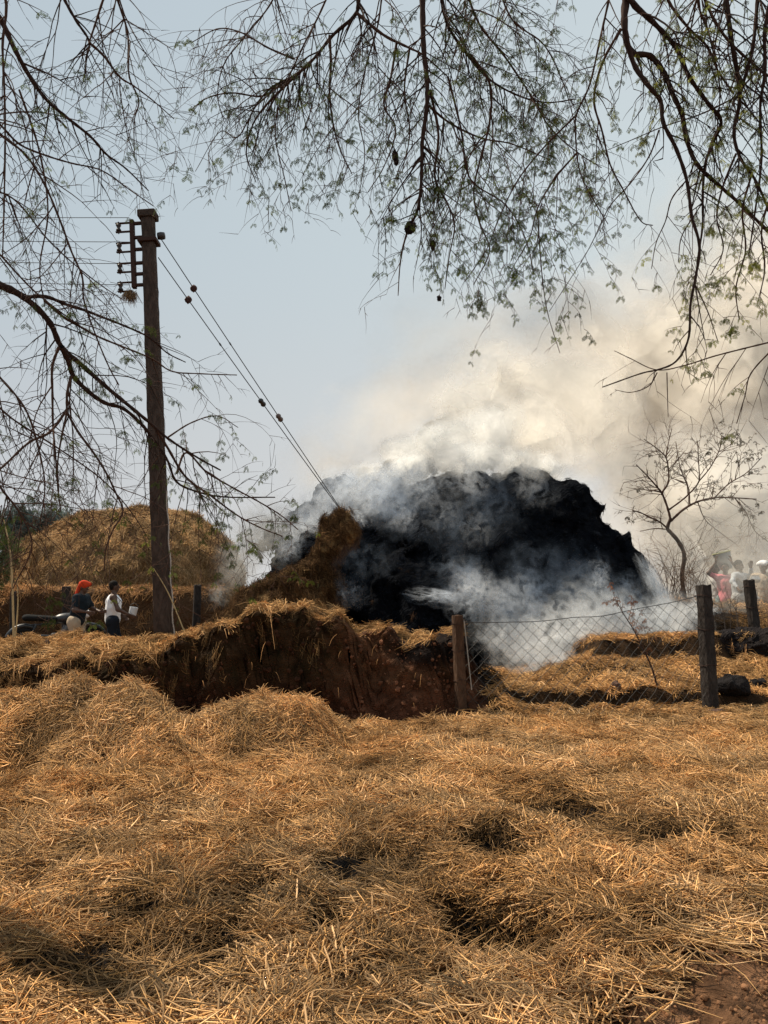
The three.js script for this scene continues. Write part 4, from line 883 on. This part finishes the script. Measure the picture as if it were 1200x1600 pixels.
// right: four people with vessels, half lost in the smoke
{
  const D = 17.2;
  person('person', 'person in pink shirt and grey-green trousers holding up a pale bucket', feetFor(1133, 884, D, 1.66), -.6, { el: V(.33, 1.5, .12), wl: V(.16, 1.74, .14), er: V(-.33, 1.5, .12), wr: V(-.16, 1.74, .14), sleeve: 1, shirt: [.55, .17, .2], trousers: [.13, .17, .17], tail: true, hl: V(-.1, 1, 0), hr: V(.1, 1, 0) });
  const b = at(1131, 876, D + .1), k = thing('bucket', 'pale plastic bucket held up over the pink shirt, tilted', 'bucket', b); k.rotation.z = .25;
  part(k, 'body', lathe([[.001, -.17], [.11, -.17], [.118, -.16], [.165, .15], [.172, .155], [.172, .17], [.158, .17], [.112, -.15], [.001, -.15]], 24).scale(1.15, 1.15, 1.15), mat(.27, .29, .28, .5));
  part(k, 'rim', new THREE.TorusGeometry(.194, .01, 8, 28).rotateX(1.5708).translate(0, .19, 0), mat(.3, .29, .12, .5));
  part(k, 'handle', new THREE.TorusGeometry(.17, .005, 6, 20, Math.PI).rotateX(.9).translate(0, .15, 0), wireMat);
  person('person', 'person in pale clothes just left of the pink shirt, head turned left', feetFor(1119, 889, D + .6, 1.6), -1.2, { el: V(.27, 1.14, 0), wl: V(.25, .92, .12), er: V(-.27, 1.14, 0), wr: V(-.25, .92, .12), sleeve: 1, shirt: [.45, .44, .42], trousers: [.3, .29, .28], look: -.3 });
  person('person', 'person in pale blue-grey shirt raising one hand beside the head', feetFor(1153, 876, D - .3), .7, { el: V(.36, 1.36, .12), wl: V(.2, 1.58, .18), er: V(-.4, 1.26, .05), wr: V(-.5, 1.12, .2), sleeve: 2, shirt: [.4, .42, .44], trousers: [.32, .32, .32], nod: .2, hl: V(0, 1, .2) });
  const q = person('person', 'person in khaki shirt and white head wrap at the right edge', feetFor(1192, 877, D - .8), -.5, { el: V(.28, 1.14, .05), wl: V(.2, 1.0, .26), er: V(-.3, 1.16, .05), wr: V(-.28, 1.06, .28), sleeve: 1, shirt: [.34, .27, .2], trousers: [.2, .2, .21], look: -.5 });
  const g = meshOf([[0, .085, -.015, .1, .062, .11], [[.07, .06, .05], [-.07, .06, .05], .045, .045]], .03, .011); g.applyMatrix4(q.hm); part(q.t, 'head_wrap', g, mat(.7, .7, .7, .85));
  const h = at(1180, 905, D - 1.1), s = thing('metal_pot', 'small grey pot held before the khaki shirt', 'pot', h); 
  part(s, 'body', lathe([[.001, -.08], [.06, -.08], [.1, -.04], [.11, .01], [.075, .06], [.09, .08], [.08, .08], [.06, .055], [.001, .05]], 20), mat(.4, .4, .4, .35, { metalness: .7 }));
}
// motorcycle standing behind the straw on the left
{
  const c = at(90, 985, 16.4), m = thing('motorcycle', 'dark parked motorcycle with round pale headlamp, half hidden behind straw at far left', 'motorcycle', V(c.x, .27, c.z), .5);
  const black = mat(.012, .013, .015, .4), chrome = mat(.5, .5, .5, .25, { metalness: .9 }), rubber = mat(.015, .015, .015, .9), R = .3;
  for (const x of [-.64, .64]) {
    const w = part(m, 'wheel', new THREE.CylinderGeometry(.07, .07, .1, 14).rotateX(1.5708).translate(x, R, 0), chrome);
    part(w, 'tyre', new THREE.TorusGeometry(R - .045, .045, 10, 28).translate(x, R, 0), rubber);
    const sp = new Tubes(); for (let k = 0; k < 18; k++) { const a = k / 18 * 6.283; sp.tube([V(x + Math.cos(a) * .06, R + Math.sin(a) * .06, k % 2 ? .03 : -.03), V(x + Math.cos(a + .15) * .24, R + Math.sin(a + .15) * .24, 0)], [.003, .003], 4); }
    part(w, 'spokes', sp.build(), chrome);
    const mud = new THREE.TorusGeometry(R + .03, .05, 8, 18, 1.9).scale(1, 1, 1.1).rotateZ(x > 0 ? .5 : .9).translate(x, R, 0); part(m, 'mudguard', mud, black);
  }
  const fr = new Tubes(); for (const z of [-.09, .09]) { fr.tube([V(.64, R, z), V(.5, .62, z), V(.42, .86, z)], [.022, .022, .02], 8); fr.tube([V(-.64, R, z), V(-.3, .42, z), V(.05, .4, z)], [.02, .02, .02], 8); fr.tube([V(-.55, .36, z * 1.3), V(-.42, .66, z * 1.2)], [.025, .025], 8); }
  fr.tube([V(.42, .8, 0), V(.0, .68, 0), V(-.5, .64, 0)], [.025, .025, .02], 8); fr.tube([V(.42, .76, 0), V(.22, .34, 0), V(-.2, .32, 0)], [.025, .022, .02], 8);
  part(m, 'frame', fr.build(), black);
  part(m, 'engine', mergeGeometries([new RoundedBoxGeometry(.32, .22, .24, 2, .04).translate(.04, .36, 0), new THREE.CylinderGeometry(.085, .085, .2, 14).rotateZ(-.35).translate(.16, .52, 0)].map((g) => g.index ? g.toNonIndexed() : g)), mat(.12, .12, .12, .45, { metalness: .6 }));
  part(m, 'tank', surfaceNets((x, y, z) => ell(x, y, z, [.18, .77, 0, .27, .12, .14]), [-.15, .6, -.2], [.5, .95, .2], .02), black);
  part(m, 'seat', surfaceNets((x, y, z) => cap(x, y * 1.4, z * .8, [[-.06, 1.07, 0], [-.6, 1.12, 0], .085, .1]), [-.8, .6, -.2], [.1, .95, .2], .02), rubber);
  const hb = new Tubes(); hb.tube(curveOf([V(.3, .98, -.34), V(.38, 1.0, -.18), V(.44, .96, 0), V(.38, 1.0, .18), V(.3, .98, .34)], 16), Array(17).fill(.013), 6); part(m, 'handlebar', hb.build(), chrome);
  part(m, 'headlamp', lathe([[.001, -.07], [.05, -.06], [.085, .02], [.088, .05], [.06, .07], [.001, .078]], 18).rotateZ(-1.5708).translate(.55, .86, 0), mat(.75, .76, .78, .25));
  for (const z of [-.3, .3]) part(m, 'mirror', mergeGeometries([new THREE.CylinderGeometry(.055, .055, .015, 16).rotateZ(1.5708).translate(.32, 1.2, z * 1.1), new THREE.CylinderGeometry(.006, .006, .22, 6).translate(.33, 1.1, z)]), black);
  part(m, 'exhaust', new THREE.CylinderGeometry(.045, .035, .6, 12).rotateZ(1.45).translate(-.45, .3, .15), chrome);
}
// ---------------------------------------------------------------- smoke: translucent billows spread through the volume it fills
function wispTexture(seed, holes, soft) {
  const S = 512, d = new Uint8Array(S * S * 4), T = S / 2;                    // four different wisps in one picture
  for (let q = 0; q < 4; q++) for (let y = 0; y < T; y++) for (let x = 0; x < T; x++) {
    const u = x / T * 2 - 1, v = y / T * 2 - 1, wx = u + .3 * fbm3(u * 1.5, v * 1.5, q * 9 + seed, 4), wy = v + .3 * fbm3(u * 1.5 + 40, v * 1.5, q * 9 + seed, 4);
    const rr = Math.hypot(wx, wy), fall = 1 - smoothstep(rr, .05, .88), edge = 1 - smoothstep(Math.hypot(u, v), .7, .95);
    const n = .5 + .8 * fbm3(wx * 2.3, wy * 2.3, q * 5 + 70 + seed, 4), a = fall * edge * (1 - holes + holes * smoothstep(n, .5 - soft, .5 + soft));
    const o = ((y + (q >> 1) * T) * S + x + (q & 1) * T) * 4;
    d[o] = d[o + 1] = d[o + 2] = clamp(a * 255, 0, 255); d[o + 3] = 255;
  }
  const t = new THREE.DataTexture(d, S, S); t.magFilter = THREE.LinearFilter; t.needsUpdate = true;
  return t;
}
const billow = wispTexture(3, .4, .45), thin = wispTexture(8, .95, .38);
function billowGeometry(q) {                                                  // one domed billow, normals outward as on a ball
  const p = [], n = [], uv = [], ix = [], RINGS = 4, SIDES = 14, m = V(0, 0, 0);
  for (let j = 0; j <= RINGS; j++) for (let i = 0; i < SIDES; i++) {
    const a = i / SIDES * 6.2832, e = j / RINGS * .94, x = Math.cos(a) * e, y = Math.sin(a) * e;
    p.push(x, y, .32 - .42 * e * e); m.set(x * .85 - .2, y * .85 + .5, .4).normalize(); n.push(m.x, m.y, m.z);
    uv.push(((x + 1) / 2 * .995 + (q & 1)) * .5, ((y + 1) / 2 * .995 + (q >> 1)) * .5);
    if (j < RINGS) { const b = j * SIDES + i, c = j * SIDES + (i + 1) % SIDES; ix.push(b, b + SIDES, c, c, b + SIDES, c + SIDES); }
  }
  const g = new THREE.BufferGeometry();
  g.setAttribute('position', new THREE.Float32BufferAttribute(p, 3)); g.setAttribute('normal', new THREE.Float32BufferAttribute(n, 3)); g.setAttribute('uv', new THREE.Float32BufferAttribute(uv, 2)); g.setIndex(ix);
  return g;
}
const billows = [0, 1, 2, 3].map(billowGeometry);
const smokeMat = (c, opacity, map, through = .5) => new THREE.MeshPhysicalMaterial({ color: new THREE.Color().setRGB(...c), roughness: 1, specularIntensity: 0, transmission: through, thickness: 0, opacity, alphaMap: map, transparent: true, depthWrite: false, side: THREE.DoubleSide });
// each source: px, py, D, spread in px (x, y), spread in depth, count, size in metres, brightness, stretch, lean
function smoke(name, label, m, seed, sources, white = false) {
  const r = rng(seed), lists = [[], [], [], []];
  for (const [px, py, D, sx, sy, sd, count, size, bright = 1, stretch = 1, lean = 0] of sources) for (let k = 0; k < count; k++) {
    const p = at(px + gauss(r) * sx, py + gauss(r) * sy, D + clamp(gauss(r), -1, 1) * sd), s = size * (.65 + .7 * r());
    Q.setFromEuler(new THREE.Euler(gauss(r) * .35 - .1, gauss(r) * .4, stretch > 1 ? lean + gauss(r) * .2 : r() * 6.28, 'YXZ'));
    const v = Math.min(bright * (.88 + .14 * r()), 1.03), w = bright > 1 && white ? 1.06 : 1;
    lists[Math.floor(r() * 4)].push([new THREE.Matrix4().compose(p, Q, V(s * stretch, s, s)), new THREE.Color().setRGB(v, v * (1 + (w - 1) * .4), v * w)]);
  }
  const g = tag(thing(name), label, 'smoke', null, 'stuff');
  lists.forEach((l, q) => l.length && instanced(g, 'billow', billows[q], m, l));
  return g;
}
smoke('smoke_plume', 'thick cream smoke billowing off the heap top and drifting away to the right', smokeMat([.985, .96, .91], .6, billow), 111, [
  [690, 700, 20, 45, 20, .7, 13, .9, 1.05], [745, 680, 20.6, 55, 22, .9, 12, 1.15, 1.05], [640, 715, 19.8, 40, 14, .6, 9, .75, 1.05],
  [820, 690, 21.5, 80, 28, 1, 9, 1.6], [730, 655, 21.5, 70, 24, 1, 7, 1.4], [880, 645, 23.5, 100, 40, 1.5, 9, 2.3], [790, 615, 24, 90, 26, 1.2, 5, 2.0],
  [650, 732, 17.3, 40, 10, .4, 10, .55, 1.05], [730, 720, 17.2, 45, 9, .4, 11, .6, 1.05], [815, 730, 17.2, 35, 9, .4, 8, .55, 1.05], [585, 755, 17.6, 24, 14, .4, 9, .6, 1.05], [860, 735, 17.6, 20, 8, .3, 4, .5, 1.05]], true);
smoke('smoke_bank', 'pale tan smoke filling the sky behind the bare tree on the right', smokeMat([.985, .95, .89], .85, billow), 117, [
  [960, 640, 29, 70, 50, .6, 4, 3.5, .97], [1060, 640, 29.5, 70, 60, .6, 5, 4.2], [1170, 620, 30, 60, 60, .6, 4, 4.6], [1060, 540, 30.5, 90, 40, .6, 4, 4.2], [1180, 500, 31, 60, 40, .6, 3, 4.6], [930, 560, 29.5, 60, 30, .6, 3, 3.3, .95],
  [1010, 760, 24.6, 50, 40, .4, 3, 2.7, 1], [1110, 790, 24.4, 60, 40, .4, 3, 3.2], [1200, 800, 24.6, 50, 40, .4, 2, 3.3], [1080, 885, 23.6, 70, 26, .4, 3, 2.2], [1190, 895, 23.6, 50, 26, .4, 2, 2.2]]);
smoke('smoke_veil', 'thin brownish haze of smoke spreading over the sky above the heap', smokeMat([.97, .92, .84], .22, billow), 112, [
  [620, 690, 25, 90, 36, 1.5, 4, 2.6], [520, 740, 25, 60, 36, 1, 4, 2.0], [760, 570, 27, 120, 50, 2, 5, 3.8], [950, 480, 31, 130, 50, 2, 5, 4.6], [1120, 425, 31, 110, 50, 2, 5, 4.6], [650, 620, 26, 90, 40, 1.5, 3, 3]]);
smoke('smoke_wisps', 'bluish white smoke curling over the black face of the heap', smokeMat([.66, .71, .78], .5, thin), 113, [
  [585, 775, 15.4, 26, 18, .3, 11, .6, 1.25], [550, 765, 16, 26, 14, .3, 9, .6, 1.3], [620, 800, 15.2, 30, 24, .3, 5, .5, .9], [650, 770, 15.4, 36, 20, .3, 4, .6, .85], [520, 785, 16.8, 30, 22, .4, 7, .75, 1.15], [480, 815, 17, 28, 26, .4, 7, .7, 1.1], [455, 850, 15.4, 18, 26, .3, 3, .5],
  [720, 755, 15.4, 60, 14, .3, 3, .55, .6], [830, 765, 15.4, 40, 26, .3, 2, .6, .5], [610, 748, 16.6, 24, 12, .3, 5, .55, 1.2], [700, 810, 14.8, 80, 36, .3, 2, .8, .35],
  [735, 910, 14.2, 24, 26, .2, 6, .55, .9], [770, 945, 14.1, 40, 16, .2, 6, .65, .9], [690, 932, 14.2, 30, 3, .1, 4, .22, 1.1, 3, -.1], [545, 930, 14.2, 20, 8, .2, 2, .35, .6], [800, 975, 14.1, 40, 18, .2, 6, .65, .9], [935, 900, 14.6, 10, 46, .2, 4, .42, .75], [560, 815, 14.6, 10, 22, .2, 3, .35, 1]]);
smoke('ground_smoke', 'dense pale smoke lying on the ground behind the wire fence', smokeMat([.76, .79, .82], .55, thin), 114, [
  [850, 1010, 13.4, 50, 22, .3, 9, .7], [790, 1005, 13.5, 26, 20, .2, 5, .55, .95], [900, 990, 13.6, 50, 24, .3, 8, .75], [980, 985, 13.8, 40, 24, .3, 9, .75, 1.05], [1050, 975, 14, 34, 24, .3, 8, .7, 1.1], [870, 1045, 12.9, 22, 9, .2, 5, .42, 1.1], [830, 1030, 13, 26, 12, .2, 4, .46], [1030, 930, 14.6, 6, 22, .1, 6, .24, 1.2, 2.6, -1.15], [1014, 900, 15.4, 5, 16, .1, 5, .2, 1.2, 2.6, -1.1], [1045, 955, 14.4, 10, 12, .2, 4, .34, 1.2], [910, 955, 13.8, 60, 16, .3, 4, .7, .75], [1095, 960, 15.5, 26, 18, .3, 4, .6, 1.05]]);
smoke('drifting_smoke', 'grey smoke drifting low between the far haystack and the brown straw stack', smokeMat([.5, .5, .49], .26, thin), 115, [
  [372, 885, 18.5, 20, 26, .4, 10, .7], [395, 850, 18.5, 26, 26, .4, 12, .8], [425, 820, 19.5, 26, 22, .4, 10, .95], [340, 925, 16, 14, 8, .2, 3, .4], [445, 840, 15.5, 16, 26, .2, 4, .5, 1.1]]);
smoke('blue_smoke', 'thin blue smoke streaming down the black face of the heap', smokeMat([.42, .53, .70], .13, thin), 118, [
  [630, 790, 14.9, 40, 26, .2, 3, .8], [710, 830, 14.6, 50, 40, .2, 2, .9, .7], [770, 800, 14.8, 60, 40, .2, 3, .9, .7], [720, 900, 14.3, 30, 30, .2, 4, .7], [900, 920, 14.3, 50, 30, .2, 4, .8], [980, 930, 14.4, 30, 24, .2, 4, .6], [830, 930, 14.2, 40, 30, .2, 4, .8], [560, 880, 14.2, 30, 30, .2, 2, .6, .7]]);
smoke('smoke_haze', 'faint pale smoke drifting before the people on the right', smokeMat([.86, .83, .76], .3, billow), 116, [
  [1130, 905, 15.6, 40, 20, .3, 2, 1.0], [1130, 870, 18.6, 60, 40, .4, 3, 1.5], [1190, 910, 15.6, 30, 20, .3, 1, 1.0]]);
renderer.render(scene, camera);
